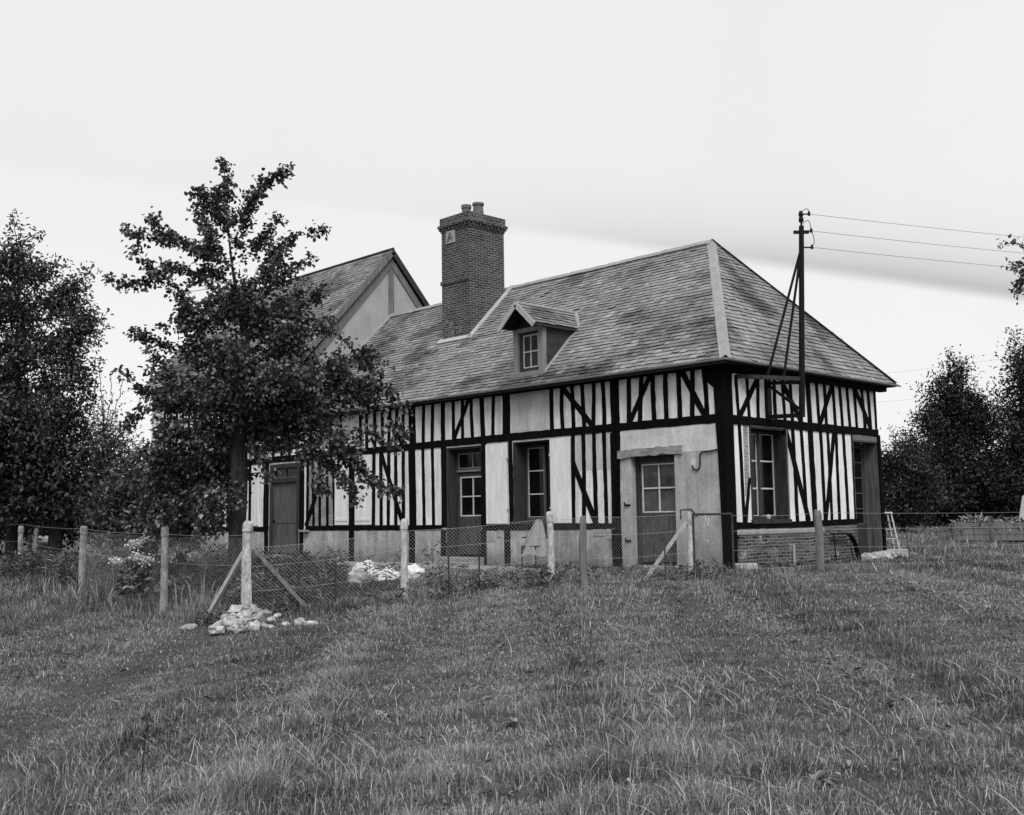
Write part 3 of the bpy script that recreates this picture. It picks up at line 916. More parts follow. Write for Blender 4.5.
# bent cable conduit and its pale patch
pts = [(-0.13, -0.04, 2.23), (-0.3, -0.04, 2.205), (-0.5, -0.04, 2.20), (-0.535, -0.04, 2.16), (-0.54, -0.04, 1.97)]
for a in range(0, 200, 20):
    an = math.radians(a)
    pts.append((-0.63 + 0.09 * math.cos(an), -0.04, 1.96 - 0.10 * math.sin(an)))
MB().tube(pts, 0.014, 6).build('conduit', M['metal_dark'], house, smooth=True)
n = 18
vs = [(-0.70 + 0.075 * math.cos(2 * math.pi * k / n) * random.uniform(.6, 1.2), -0.0165, 2.0 + 0.10 * math.sin(2 * math.pi * k / n) * random.uniform(.6, 1.2)) for k in range(n)]
MB().add(vs, [tuple(range(n))]).build('plaster_patch', M['plaster_dull'], house)
for (cx, cz, ln) in ((-0.47, 1.0, .16), (-0.40, .93, .10), (-0.42, .85, .08), (-0.44, .52, .04)):
    vs = [(cx - .018, -0.0165, cz), (cx + .012, -0.0165, cz + .01), (cx + .02, -0.0165, cz - ln * .6), (cx + .005, -0.0165, cz - ln)]
    MB().add(vs, [(0, 1, 2, 3)]).build('paint_splash', M['shutter'], house)

# middle door: deep reveal, transom light, four panes
x0, x1, z0, z1 = D2
yd = 0.30
mb = MB()
mb.box(x0, x0 + 0.06, -0.01, yd, z0, z1).box(x1 - 0.02, x1, 0.03, yd, z0, z1).box(x0 + 0.06, x1 - 0.02, 0.03, yd, z1 - 0.05, z1)
mb.box(x0 + 0.06, x0 + 0.095, yd - 0.03, yd + 0.06, z0, z1 - 0.05).box(x1 - 0.09, x1 - 0.02, yd - 0.03, yd + 0.06, z0, z1 - 0.05)
mb.box(x0 + 0.095, x1 - 0.09, yd - 0.05, yd + 0.06, 2.10, 2.18).box(x0 + 0.095, x1 - 0.09, yd - 0.03, yd + 0.06, z1 - 0.13, z1 - 0.05)
dfr = mb.build('door_frame', M['wood_dark'], house, bevel=0.005)
lx0, lx1 = x0 + 0.10, x1 - 0.095
MB().box(lx0, lx1, yd - 0.06, yd - 0.02, 2.115, 2.16).build('transom_bar', M['wood_mid'], dfr)
mb = MB()
planks(mb, lx0, lx1, yd + 0.0, yd + 0.04, z0 + 0.05, 1.05, 5)
mb.box(lx0, lx0 + 0.07, yd - 0.004, yd + 0.04, 1.05, 2.09).box(lx1 - 0.06, lx1, yd - 0.004, yd + 0.04, 1.05, 2.09).box(lx0 + 0.07, lx1 - 0.06, yd - 0.004, yd + 0.04, 2.0, 2.09)
dr2 = mb.build('door', M['door_old'], house)
pane_grid('glazing_bars', lx0 + 0.07, lx1 - 0.06, 1.05, 2.0, yd - 0.01, 2, 2, 0.028, 0.03, parent=dr2)
pane(lx0 + 0.07, lx1 - 0.06, 1.05, 2.0, yd + 0.02, 'glass', dr2)
pane_grid('glazing_bars', lx0, lx1, 2.19, z1 - 0.135, yd - 0.01, 2, 1, 0.03, 0.03, 'wood_mid', parent=dfr)
pane(lx0, lx1, 2.19, z1 - 0.135, yd + 0.02, 'glass', dfr)
mb = MB().box(x0 - 0.05, x1 + 0.1, -0.35, 0.3, -0.3, 0.10).box(x0 - 0.2, x1 + 0.25, -0.6, -0.35, -0.3, 0.0)
mb.build('door_step', M['concrete'], house, bevel=0.015)

# front window
x0, x1, z0, z1 = WN
yw = 0.37
mb = MB()
mb.box(x0, x0 + 0.04, -0.01, yw, z0, z1).box(x1 - 0.03, x1, 0.03, yw, z0, z1).box(x0 + 0.04, x1 - 0.03, 0.03, yw, z1 - 0.03, z1).box(x0 - 0.03, x1 + 0.03, -0.05, yw, z0 - 0.02, z0 + 0.05)
mb.box(x0 + 0.04, x0 + 0.048, yw - 0.02, yw + 0.06, z0 + 0.05, z1 - 0.05).box(x1 - 0.09, x1 - 0.03, yw - 0.02, yw + 0.06, z0 + 0.05, z1 - 0.05)
mb.box(x0 + 0.048, x1 - 0.09, yw - 0.02, yw + 0.06, z1 - 0.09, z1 - 0.05).box(x0 + 0.048, x1 - 0.09, yw - 0.02, yw + 0.06, z0 + 0.05, z0 + 0.08)
wf = mb.build('window_frame', M['wood_dark'], house, bevel=0.004)
xm = -5.08
MB().box(xm, x1 - 0.09, yw + 0.045, yw + 0.055, z0 + 0.08, z1 - 0.09).build('window_pane', M['glass'], wf)  # dark sheet standing in for the unlit interior where the right sash is open
for a, b in ((x0 + 0.05, xm),):
    mb = MB()
    mb.box(a, a + 0.045, yw, yw + 0.04, z0 + 0.08, z1 - 0.09).box(b - 0.05, b, yw - 0.004, yw + 0.04, z0 + 0.08, z1 - 0.09)
    mb.box(a + 0.045, b - 0.05, yw, yw + 0.04, z1 - 0.13, z1 - 0.09).box(a + 0.045, b - 0.05, yw, yw + 0.04, z0 + 0.08, z0 + 0.13)
    s_ = mb.build('casement', M['wood_door'], wf)
    pane_grid('glazing_bars', a + 0.04, b - 0.045, z0 + 0.12, z1 - 0.125, yw + 0.008, 1, 3, 0.026, 0.02, 'paint_white', parent=wf)
    pane(a + 0.045, b - 0.05, z0 + 0.13, z1 - 0.13, yw + 0.03, 'glass', wf)
# shutters folded back on each side of the window
for (a, b, zt) in ((-6.60, -5.90, 2.69), (-4.53, -3.93, 2.705)):
    mb = MB()
    planks(mb, a, b, -0.052, -0.022, 0.87, zt, 5, 0.004)
    s_ = mb.build('shutter', M['shutter'], house, bevel=0.003)
    mb = MB()
    for zz in (1.2, 2.35):
        xx = b if a < -5 else a
        mb.bar((xx - 0.02, -0.045, zz), (xx + 0.04, -0.045, zz), 0.03, 0.05)
    mb.build('hinge', M['paint_white'], s_)
# board panels at the left end of the low house
for (a, b, zt) in ((-11.76, -11.04, 2.70), (-12.68, -12.06, 2.70)):
    mb = MB(); planks(mb, a, b, -0.030, -0.008, 0.88, zt, 4, 0.004)
    mb.box(a + 0.02, b - 0.02, -0.045, -0.0305, 0.98, 1.05)
    mb.build('shutter', M['shutter'], house)

# end window with deep wooden reveal
y0, y1, z0, z1 = GW
xw = -0.28
mb = MB()
def ebx(a, b, xa, xb, c, d): mb.box(xa, xb, a, b, c, d)
ebx(y0, y0 + 0.05, xw, 0.012, z0, z1); ebx(y1 - 0.05, y1, xw, 0.012, z0, z1); ebx(y0 + 0.05, y1 - 0.05, xw, 0.012, z1 - 0.06, z1); ebx(y0 - 0.02, y1 + 0.03, xw, 0.05, z0 - 0.02, z0 + 0.06)
wf = mb.build('window_frame', M['wood_dark'], house, bevel=0.004)
mb = MB(); mb.box(-0.01, 0.02, y1 - 0.012, y1 + 0.02, z0 + 0.06, z1 + 0.0).box(-0.01, 0.02, y0 + 0.05, y1 - 0.013, z1 - 0.02, z1 + 0.0)
mb.build('trim', M['wood_mid'], wf)
ym = y0 + 0.05 + (y1 - y0 - 0.1) * 0.5
for a, b in ((y0 + 0.06, ym), (ym, y1 - 0.06)):
    mb = MB()
    for aa, bb, c, d_ in ((a, a + 0.05, z0 + 0.06, z1 - 0.07), (b - 0.05, b, z0 + 0.06, z1 - 0.07), (a + 0.05, b - 0.05, z0 + 0.06, z0 + 0.14), (a + 0.05, b - 0.05, z1 - 0.13, z1 - 0.07)):
        mb.box(xw, xw + 0.045, aa, bb, c, d_)
    mb.build('casement', M['wood_dark'], wf)
    pane_grid('glazing_bars', a + 0.045, b - 0.045, z0 + 0.13, z1 - 0.125, xw + 0.036, 1, 3, 0.03, 0.02, 'paint_white', parent=wf, axis='end')
    pane(a + 0.05, b - 0.05, z0 + 0.14, z1 - 0.13, xw + 0.012, 'glass', wf, axis='end')
# small pale jar on the inner sill is seen through the pane: a low white lump just in front of the glass
MB().lathe(xw + 0.08, 1.72, [(0.04, z0 + 0.06), (0.05, z0 + 0.1), (0.045, z0 + 0.14), (0.02, z0 + 0.16)], 12).build('jar', M['wood_pale'], wf, smooth=True)

# end door with wide lintel and deep wooden jamb
y0, y1, z0, z1 = GD
MB().box(-0.30, 0.02, 4.83, 6.03, z1, 2.72).build('lintel', M['wood_grey'], house)
xw = -0.30
mb = MB()
mb.box(xw, 0.015, y1 - 0.05, y1, z0, z1 - 0.03).box(xw, 0.01, y0, y0 + 0.03, z0, z1 - 0.03).box(xw, 0.012, y0, y1, z1 - 0.03, z1 - 0.001)
mb.box(xw - 0.03, xw + 0.04, y0 + 0.03, y0 + 0.09, z0, z1 - 0.03).box(xw - 0.03, xw + 0.04, y1 - 0.11, y1 - 0.05, z0, z1 - 0.03)
dfr = mb.build('door_frame', M['wood_door'], house)
mb = MB()
mb.box(xw - 0.04, xw, y0 + 0.09, y1 - 0.11, z0 + 0.03, 0.75)
mb.box(xw - 0.04, xw, y0 + 0.09, y0 + 0.17, 0.75, z1 - 0.04).box(xw - 0.04, xw, y1 - 0.19, y1 - 0.11, 0.75, z1 - 0.04).box(xw - 0.04, xw, y0 + 0.17, y1 - 0.19, z1 - 0.12, z1 - 0.04)
dr1 = mb.build('door', M['wood_dark'], house)
pane_grid('glazing_bars', y0 + 0.17, y1 - 0.19, 0.75, z1 - 0.12, xw + 0.004, 2, 5, 0.022, 0.02, 'wood_door', parent=dr1, axis='end')
pane(y0 + 0.17, y1 - 0.19, 0.75, z1 - 0.12, xw - 0.012, 'glass', dr1, axis='end')
MB().box(-0.3, 0.06, y0 - 0.02, y1 + 0.02, -0.3, 0.05).build('door_step', M['concrete'], house, bevel=0.015)

# ------------------------------------------------------------------ the taller gabled house joined on behind
tall = thing('gabled_house', 'taller house with steep slate gable roof rising behind the leafy pear tree', 'house')
TX0, TX1 = -23.7, -14.1
TE, TR, TOV = 5.55, 9.25, 0.33
kt = (TR - TE) / (W / 2 + TOV)
TD = (-16.0, -14.45, 0.05, 2.66)
front_wall('plaster_wall', (TX0, TX1 - 0.001, 0.78, 5.5), [TD], M['plaster_front'], parent=tall)
front_wall('plinth', (TX0, TX1 - 0.001, -0.6, 0.78), [TD], M['plinth'], -0.02, parent=tall)
mb = MB()
mb.add([(TX1, 0.34, 3.0), (TX1, W, 3.0), (TX1, W, 5.5), (TX1, W / 2, 5.5 + kt * (W / 2)), (TX1, 0.0, 5.5), (TX1, 0.0, 3.0)], [(0, 1, 2, 3, 4, 5)])
mb.build('gable_wall', M['gable_render'], tall)
mb = MB()
mb.add([(TX0, 0.0, -0.6), (TX0, W, -0.6), (TX0, W, 5.5), (TX0, W / 2, 5.5 + kt * (W / 2)), (TX0, 0.0, 5.5)], [(4, 3, 2, 1, 0)])
mb.build('gable_wall', M['gable_render'], tall)
MB().box(TX0, TX1, W - 0.3, W, -0.6, 5.5).build('rear_wall', M['plaster_dull'], tall)
GT = M['wood_grey']
mb = MB().box(TX1 - 0.05, TX1 + 0.02, W / 2 - 0.10, W / 2 + 0.10, 6.4, 9.0); mb.build('king_post', M['wood_grey'], tall)
for sg in (-1, 1):
    mb = MB(); a = (TX1 + 0.01, W / 2 + sg * 2.9, 9.0 - kt * 2.9 - 0.22); b = (TX1 + 0.01, W / 2 + sg * 0.05, 9.0 - 0.2)
    mb.bar(a, b, 0.06, 0.2); mb.build('rafter', GT, tall)
rm = MB()
tl = math.hypot(W / 2 + TOV, TR - TE)
XR0, XR1 = TX0 - 0.25, TX1 + 0.12
slate_plane(rm, (XR0, -TOV, TE), (1, 0, 0), (0, W / 2 + TOV, TR - TE), tl, lambda v: 0.0, lambda v: XR1 - XR0)
slate_plane(rm, (XR0, W + TOV, TE), (1, 0, 0), (0, -W / 2 - TOV, TR - TE), tl, lambda v: 0.0, lambda v: XR1 - XR0, expo=0.21, wid=0.4)
troof = rm.build('roof', M['slate'], tall)
mb = MB()
mb.add([(XR0, -TOV, TE + d), (XR1, -TOV, TE + d), (XR1, W / 2, TR + d), (XR0, W / 2, TR + d), (XR0, W + TOV, TE + d), (XR1, W + TOV, TE + d)], [(0, 1, 2, 3), (3, 2, 5, 4)])
mb.build('roof_deck', M['underlay'], troof)
for sg in (-1, 1):
    for xe in (XR1 - 0.02, XR0 + 0.02):
        mb = MB(); mb.bar((xe, W / 2 + sg * (W / 2 + TOV), TE - 0.08), (xe, W / 2, TR - 0.08), 0.04, 0.17)
        mb.build('bargeboard', M['wood_dark'] if sg > 0 else M['wood_grey'], troof)
mb = MB(); mb.tube([(XR0, W / 2, TR + 0.0), (XR1, W / 2, TR + 0.0)], 0.06, 8); mb.build('ridge_tiles', M['wood_dark'], troof)
mb = MB(); mb.box(XR0, XR1 - 0.04, -TOV, -TOV + 0.03, TE - 0.15, TE - 0.02); mb.build('fascia', M['wood_dark'], tall)
x = TX0 + 0.12
while x < TX1 - 0.1:
    if not (-16.05 < x < -14.35) and not (-17.05 < x < -16.6):
        timber('stud', (x, 0.79), (x, 2.77), 0.14, proud=pr(), parent=tall)
    if x > -22.9:
        timber('stud', (x, 2.84), (x, 5.45), 0.14, proud=pr(), parent=tall)
    x += 0.43
timber('sill_beam', (TX0, 0.79), (-16.05, 0.79), 0.14, proud=0.03, parent=tall)
timber('middle_beam', (TX0, 2.80), (TX1, 2.80), 0.18, proud=0.022, parent=tall)
timber('post', (-16.15, -0.3), (-16.15, 2.75), 0.2, proud=0.034, parent=tall)
timber('post', (-14.3, -0.3), (-14.3, 2.75), 0.2, proud=0.034, parent=tall)
mb = MB(); planks(mb, -17.0, -16.6, -0.03, -0.008, 0.88, 2.6, 3, 0.004); mb.build('shutter', M['shutter'], tall)
x0, x1, z0, z1 = TD
mb = MB()
mb.box(x0, x0 + 0.12, -0.02, 0.15, z0, z1).box(x1 - 0.12, x1, -0.02, 0.15, z0, z1).box(x0 + 0.12, x1 - 0.12, -0.02, 0.15, z1 - 0.12, z1).box(x0 + 0.12, x1 - 0.12, -0.025, 0.15, 2.12, 2.24)
fr = mb.build('door_frame', M['wood_dark'], tall)
mb = MB(); planks(mb, x0 + 0.13, x1 - 0.13, 0.05, 0.09, z0 + 0.05, 2.12, 4); mb.box(x0 + 0.13, x1 - 0.13, 0.035, 0.0485, 0.95, 1.05); mb.box(x0 + 0.13, x0 + 0.22, 0.035, 0.0485, z0 + 0.05, 2.12); mb.box(x1 - 0.22, x1 - 0.13, 0.035, 0.0485, z0 + 0.05, 2.12); mb.build('door', M['wood_door'], tall)
pane_grid('glazing_bars', x0 + 0.13, x1 - 0.13, 2.25, z1 - 0.13, 0.04, 2, 1, 0.03, 0.03, 'wood_door', parent=fr)
pane(x0 + 0.13, x1 - 0.13, 2.25, z1 - 0.13, 0.07, 'glass', fr)
MB().box(x0 - 0.1, x1 + 0.3, -0.5, 0.0, -0.4, 0.04).build('door_step', M['concrete'], tall, bevel=0.02)
MB().box(-14.2, -13.9, -0.16, -0.035, 0.70, 0.75).build('ledge', M['mortar'], tall)

# ------------------------------------------------------------------ path in front of the house
mb = MB()
for i in range(9):
    a = -14 + i * 1.3
    mb.box(a + 0.01, a + 1.29, -1.75 + random.gauss(0, .02), -0.62, -0.3, -0.04 + random.gauss(0, .006))
tag(mb.build('path', M['concrete'], bevel=0.02), kind='structure')

# ------------------------------------------------------------------ service pole on the end wall
pole = thing('utility_pole', 'black iron service pole bracketed off the end wall with two slanting stays', 'utility pole')
PB, PT = Vector((0.78, 1.51, 2.86)), Vector((0.94, 1.51, 6.62))
MB().tube([PB, PT], [0.062, 0.05], 10).build('pole', M['metal_dark'], pole)
mb = MB(); mb.bar((0.02, 1.53, 2.92), (0.80, 1.51, 2.90), 0.06, 0.08); mb.build('bracket_arm', M['metal_dark'], pole)
mb = MB(); mb.bar((0.02, 1.53, 3.60), (0.80, 1.51, 3.54), 0.06, 0.07); mb.build('bracket_arm', M['metal_dark'], pole)
mb = MB(); mb.bar((0.05, 1.53, 3.55), (0.79, 1.51, 2.98), 0.03, 0.05); mb.build('bracket_brace', M['metal_dark'], pole)
mb = MB(); mb.bar((0.04, 1.53, 2.86), (0.04, 1.53, 3.68), 0.14, 0.04, up=(1, 0, 0)); mb.build('wall_plate', M['metal_dark'], pole)
mb = MB(); mb.bar((0.06, 0.42, 3.65), (0.80, 1.45, 3.60), 0.05, 0.08); mb.build('spreader', M['wood_dark'], pole, bevel=0.006)
for e_, zt in (((0.42, 0.92, 3.66), 6.12), ((0.61, 1.19, 3.64), 6.05)):
    MB().tube([e_, (0.90, 1.50, zt)], 0.026, 8).build('stay', M['metal_dark'], pole)
def ins(a, b):   # little insulator on its arm
    mb = MB(); mb.tube([a, b], 0.014, 6)
    return mb
wire_ends = []
for (zz, off, lat) in ((6.86, 0.17, 0), (6.52, 0.2, 0), (6.19, 0.2, 0)):
    base = Vector((0.93, 1.51, zz))
    tip = base + Vector(LAT) * off
    mb = MB(); mb.tube([base, tip], 0.016, 6); mb.build('insulator_arm', M['metal_dark'], pole)
    mb = MB(); mb.tube([tip + Vector((0, 0, -0.03)), tip + Vector((0, 0, 0.05))], [0.03, 0.022], 8); mb.build('insulator', M['metal_dark'], pole)
    wire_ends.append(tip)
MB().tube([(0.94, 1.51, 6.60), (0.94, 1.51, 6.70)], 0.02, 6).build('pole_pin', M['metal_dark'], pole)
MB().lathe(0.94, 1.51, [(0.045, 6.70), (0.05, 6.76), (0.035, 6.80), (0.05, 6.85), (0.03, 6.92)], 10).build('insulator', M['metal_dark'], pole)
mb = MB(); c0 = Vector((0.92, 1.51, 6.50)); mb.bar(c0 - Vector(LAT) * 0.14, c0 + Vector(LAT) * 0.16, 0.05, 0.06); mb.build('crossarm', M['metal_dark'], pole)
def arc(a, b, h, n=8):
    a, b = Vector(a), Vector(b)
    return [a.lerp(b, i / n) + Vector((0, 0, h * math.sin(math.pi * i / n))) + Vector(LAT) * (0.05 * math.sin(math.pi * i / n)) for i in range(n + 1)]
for a, b, h in (((0.92, 1.51, 6.88), wire_ends[0], 0.10), ((0.92, 1.51, 6.62), wire_ends[1], 0.16), (wire_ends[1], wire_ends[2], -0.02)):
    MB().tube(arc(a, b, h), 0.007, 5).build('jumper_wire', M['metal_dark'], pole)

def unp(px, py, dep):
    return CAM + (D_ + R_ * (px - 512) / 1087.77 - U_ * (py - 407.5) / 1087.77) * dep
def span(a, b, sag, r, name, label, group, matl):
    a, b = Vector(a), Vector(b)
    n = 24
    pts = [a.lerp(b, i / n) + Vector((0, 0, -sag * 4 * (i / n) * (1 - i / n))) for i in range(n + 1)]
    o = MB().tube(pts, r, 5).build(name, matl)
    tag(o, label, 'wire', group)
WL = ['thin overhead line leaving the very top of the iron pole', 'thin overhead line leaving the pole at its crossarm', 'thin overhead line, the lowest of three leaving the pole']
for a, q, lab in zip(wire_ends, (258, 273, 286), WL):
    span(a, (14.27 + 9 * 0, 24.0, 0) if False else unp(1400, q, 42), 0.25, 0.0042, 'overhead_wire', lab, 'overhead wires at the pole', M['wire_dark'])
span(unp(640, 398, 60), unp(1330, 306, 60), 0.5, 0.006, 'overhead_wire', 'faint far wire rising to the right, upper of two beyond the hipped roof', 'far overhead wires', M['wire'])
span(unp(640, 420, 60), unp(1330, 345, 60), 0.5, 0.006, 'overhead_wire', 'faint far wire rising to the right, lower of two beyond the hipped roof', 'far overhead wires', M['wire'])

# ------------------------------------------------------------------ trees
def leaf_mesh(name, C, axis, nrm, ln, wd, tints, matl, parent=None, fold=0.25):
    n = len(C)
    axis = axis / (np.linalg.norm(axis, axis=1, keepdims=True) + 1e-9)
    side = np.cross(axis, nrm)
    side /= (np.linalg.norm(side, axis=1, keepdims=True) + 1e-9)
    up = np.cross(side, axis)
    l, w = ln[:, None], wd[:, None]
    P0 = C
    P3 = C + axis * l - up * l * 0.15
    L1 = C + axis * l * 0.3 + side * w * 0.5 + up * w * fold
    L2 = C + axis * l * 0.68 + side * w * 0.42 + up * w * fold * 0.7
    R1 = C + axis * l * 0.3 - side * w * 0.5 + up * w * fold
    R2 = C + axis * l * 0.68 - side * w * 0.42 + up * w * fold * 0.7
    V = np.stack([P0, L1, L2, P3, R2, R1], 1).reshape(-1, 3)
    b = np.arange(n)[:, None] * 6
    F = np.concatenate([b + np.array([[0, 1, 2, 3]]), b + np.array([[0, 3, 4, 5]])])
    return np_mesh(name, V, [F], np.concatenate([tints, tints]), matl, parent)

class Skel:
    def __init__(self, trunk):
        self.p = [np.array(q, float) for q in trunk]
        self.par = [-1] + list(range(len(trunk) - 1))
        self.len = [0.0]
        for i in range(1, len(trunk)):
            self.len.append(self.len[-1] + np.linalg.norm(self.p[i] - self.p[i - 1]) * 0.4)
        self.low = 1
    def attach(self, a, seg=0.25, k=0.45, lo=None):
        P = np.array(self.p)
        dd = np.linalg.norm(P - a, axis=1)
        # twigs prefer to leave their limb going up and out
        cost = dd + k * np.array(self.len) + np.maximum(0, P[:, 2] - a[2]) * 0.5
        cost[:self.low] += 100
        i = int(cost.argmin())
        n = max(1, int(dd[i] / seg))
        st = self.p[i]
        bow = rng.normal(0, 0.06 * dd[i], 3) + np.array([0, 0, -0.08 * dd[i]])
        prev = i
        for j in range(1, n + 1):
            t = j / n
            q = st + (a - st) * t + bow * math.sin(math.pi * t)
            self.p.append(q); self.par.append(prev)
            self.len.append(self.len[prev] + np.linalg.norm(q - self.p[prev]))
            prev = len(self.p) - 1
        return prev
    def mesh(self, name, matl, parent, r_tip=0.006, expo=2.3, r_trunk=0.14):
        n = len(self.p)
        ch = [[] for _ in range(n)]
        for i, q in enumerate(self.par):
            if q >= 0: ch[q].append(i)
        s = np.zeros(n)
        for i in range(n - 1, -1, -1):
            s[i] = r_tip ** expo if not ch[i] else s[i]
            if self.par[i] >= 0: s[self.par[i]] += s[i]
        r = s ** (1 / expo)
        r = r_tip + (r - r_tip) * (r_trunk - r_tip) / max(r[0] - r_tip, 1e-6)
        mb = MB()
        # chains: follow the thickest child
        stack = [(0, None)]
        while stack:
            i, par = stack.pop()
            chain = [] if par is None else [par]
            while True:
                chain.append(i)
                if not ch[i]: break
                c = sorted(ch[i], key=lambda q: -r[q])
                for o_ in c[1:]: stack.append((o_, i))
                i = c[0]
            rad = [r[q] for q in chain]
            if par is not None: rad[0] = min(rad[0], rad[1] * 1.15)
            if par is None:
                rad[0] *= 1.35
            big = max(rad)
            mb.tube([self.p[q] for q in chain], rad, 10 if big > 0.06 else (6 if big > 0.02 else 4), cap=False)
        return mb.build(name, matl, parent, smooth=True)

def blob_points(blobs, n, shell=0.5):
    """blobs: (lat, fwd, z, r_lat, r_fwd, r_z) in tree space"""
    vol = np.array([b[3] * b[4] * b[5] for b in blobs]) ** 0.8
    pick = rng.choice(len(blobs), n, p=vol / vol.sum())
    d_ = rng.normal(size=(n, 3)); d_ /= np.linalg.norm(d_, axis=1, keepdims=True)
    r = rng.random(n) ** shell
    B = np.array(blobs)[pick]
    return B[:, :3] + d_ * r[:, None] * B[:, 3:]

def tree(name, label, cat, base, trunk, blobs, shoots, n_att, leaves_per, leaf_l, leaf_w, bark, leafm, r_trunk, spread=0.12, shoot_leaves=5, group=None, holes=None, seg=0.25, kpath=0.45, tip=0.006, droop=0.3, gap=0.0):
    """trunk/blobs/shoots in tree space: (lateral right, away, up) relative to base"""
    t = thing(name, label, cat, group, base)
    def w3(a):
        a = np.atleast_2d(np.array(a, float))
        return a[:, :1] * LAT + a[:, 1:2] * FWD + a[:, 2:3] * np.array([0, 0, 1.0])
    sk = Skel(list(w3(trunk)))
    sk.low = max(1, int(len(trunk) * 0.45))
    att = w3(blob_points(blobs, n_att))
    if gap:      # airy places where the sky shows through
        keep = np.array([noise.noise(Vector(q * (1.25 / max(spread * 6, 0.55)))) > gap - 0.5 for q in att])
        att = att[keep]
    top = w3([trunk[-1]])[0]
    order = np.argsort(np.linalg.norm(att - w3([trunk[len(trunk) // 2]])[0], axis=1))
    tips, dirs = [], []
    for si, s in enumerate(shoots):
        s = w3(s)
        pts = []
        for a, b in zip(s[:-1], s[1:]):
            n = max(2, int(np.linalg.norm(b - a) / 0.11))
            for i in range(n):
                pts.append(a + (b - a) * (i + 1) / n + rng.normal(0, 0.012, 3))
        prev = sk.attach(s[0], seg, kpath)
        for q in pts:
            sk.p.append(q); sk.par.append(prev); sk.len.append(sk.len[prev] + 0.1)
            dv = q - sk.p[prev]
            prev = len(sk.p) - 1
            if si == 0 and name == 'pear_tree':
                continue          # the bare second stem
            for _ in range(rng.poisson(shoot_leaves * (0.25 + 1.5 * rng.random() ** 1.3))):
                tips.append(q + rng.normal(0, spread * 0.75, 3)); dirs.append(dv / (np.linalg.norm(dv) + 1e-9))
    for i in order:
        k = sk.attach(att[i], seg, kpath)
        dv = sk.p[k] - sk.p[sk.par[k]]
        dv /= np.linalg.norm(dv) + 1e-9
        m_ = rng.poisson(leaves_per)
        for _ in range(m_):
            back = rng.random() * 0.35
            tips.append(sk.p[k] - dv * back * spread * 3 + rng.normal(0, spread, 3)); dirs.append(dv)
    sk.mesh('trunk', bark, t, tip, 2.3, r_trunk)
    tips, dirs = np.array(tips), np.array(dirs)
    n = len(tips)
    ax = dirs * 0.5 + rng.normal(0, 0.75, (n, 3)) + np.array([0, 0, -droop])
    nr = np.array([0, 0, 1.0]) + rng.normal(0, 0.55, (n, 3))
    ln = leaf_l * rng.uniform(0.65, 1.25, n); wd = leaf_w * rng.uniform(0.7, 1.2, n)
    cl = np.array([noise.noise(Vector(q * (0.35 / spread))) for q in tips])
    tints = np.clip(0.5 + 0.35 * cl + rng.normal(0, 0.17, n), 0, 1)
    leaf_mesh('crown', tips, ax, nr, ln, wd, tints, leafm, t)
    return t

def local(base, w_):
    d_ = np.asarray(w_) - np.asarray(base)
    return (float(d_ @ LAT), float(d_ @ FWD), float(d_[2]))
def px_tree(cx, by, dep):
    """scale helper: tree-space metres for a silhouette measured on the photograph at that distance"""
    s = dep / 1087.77
    return lambda x, y: ((x - cx + (x - 474) * 1.42e-4 * (by - y)) * s, (by - y) * s)

# the pear tree behind the corner of the fence
_b = unp(238, 592, 18.2)
bx_, by_ = _b[0], _b[1]
base = (bx_, by_, gz(bx_, by_) - 0.05)
bpy_ = 523 + (CAM[2] - base[2]) * 1087.77 / 18.2
q = px_tree(238, bpy_, 18.2)
def bl(x, y, rx, ry, f=0.0, rf=None):
    s = 18.2 / 1087.77
    a = local(base, unp(x, y, 18.2 + f))
    return (a[0], a[1], a[2], rx * s, (rf if rf else rx * 0.85) * s, ry * s)
def P(x, y, f=0.0):
    return local(base, unp(x, y, 18.2 + f))
trunk = [P(239, bpy_ + 4), P(238, 590), P(237, 570, 0.02), P(237, 530, 0.0), P(239, 490, -0.05), P(239, 450, -0.02), P(242, 410, 0.05), P(246, 370, 0.0), P(245, 335, -0.05), P(238, 300, 0), P(232, 265, 0.05), P(228, 230, 0)]
blobs = [bl(245, 392, 60, 44), bl(322, 392, 50, 38, 0.2), bl(195, 425, 42, 40, -0.2), bl(175, 485, 36, 30, 0.1), bl(265, 345, 46, 28), bl(366, 408, 22, 24, 0.1), bl(333, 448, 28, 24, -0.3),
         bl(292, 428, 40, 26, -0.1), bl(255, 425, 52, 30, 0.6), bl(208, 350, 28, 24, 0.1), bl(212, 468, 44, 30, 0.5), bl(168, 522, 28, 20, 0.2), bl(340, 365, 26, 18), bl(285, 385, 46, 38, -0.7), bl(265, 400, 56, 46, 0.8), bl(290, 318, 28, 20, 0.2), bl(240, 298, 24, 20, -0.2),
         bl(212, 500, 32, 18, -0.3), bl(190, 528, 30, 16, 0.3), bl(150, 495, 22, 26, 0.2), bl(238, 318, 34, 22, 0.1), bl(225, 275, 20, 18, 0.1), bl(190, 315, 20, 14, 0), bl(285, 280, 22, 16, .2), bl(160, 455, 26, 24, .1)]
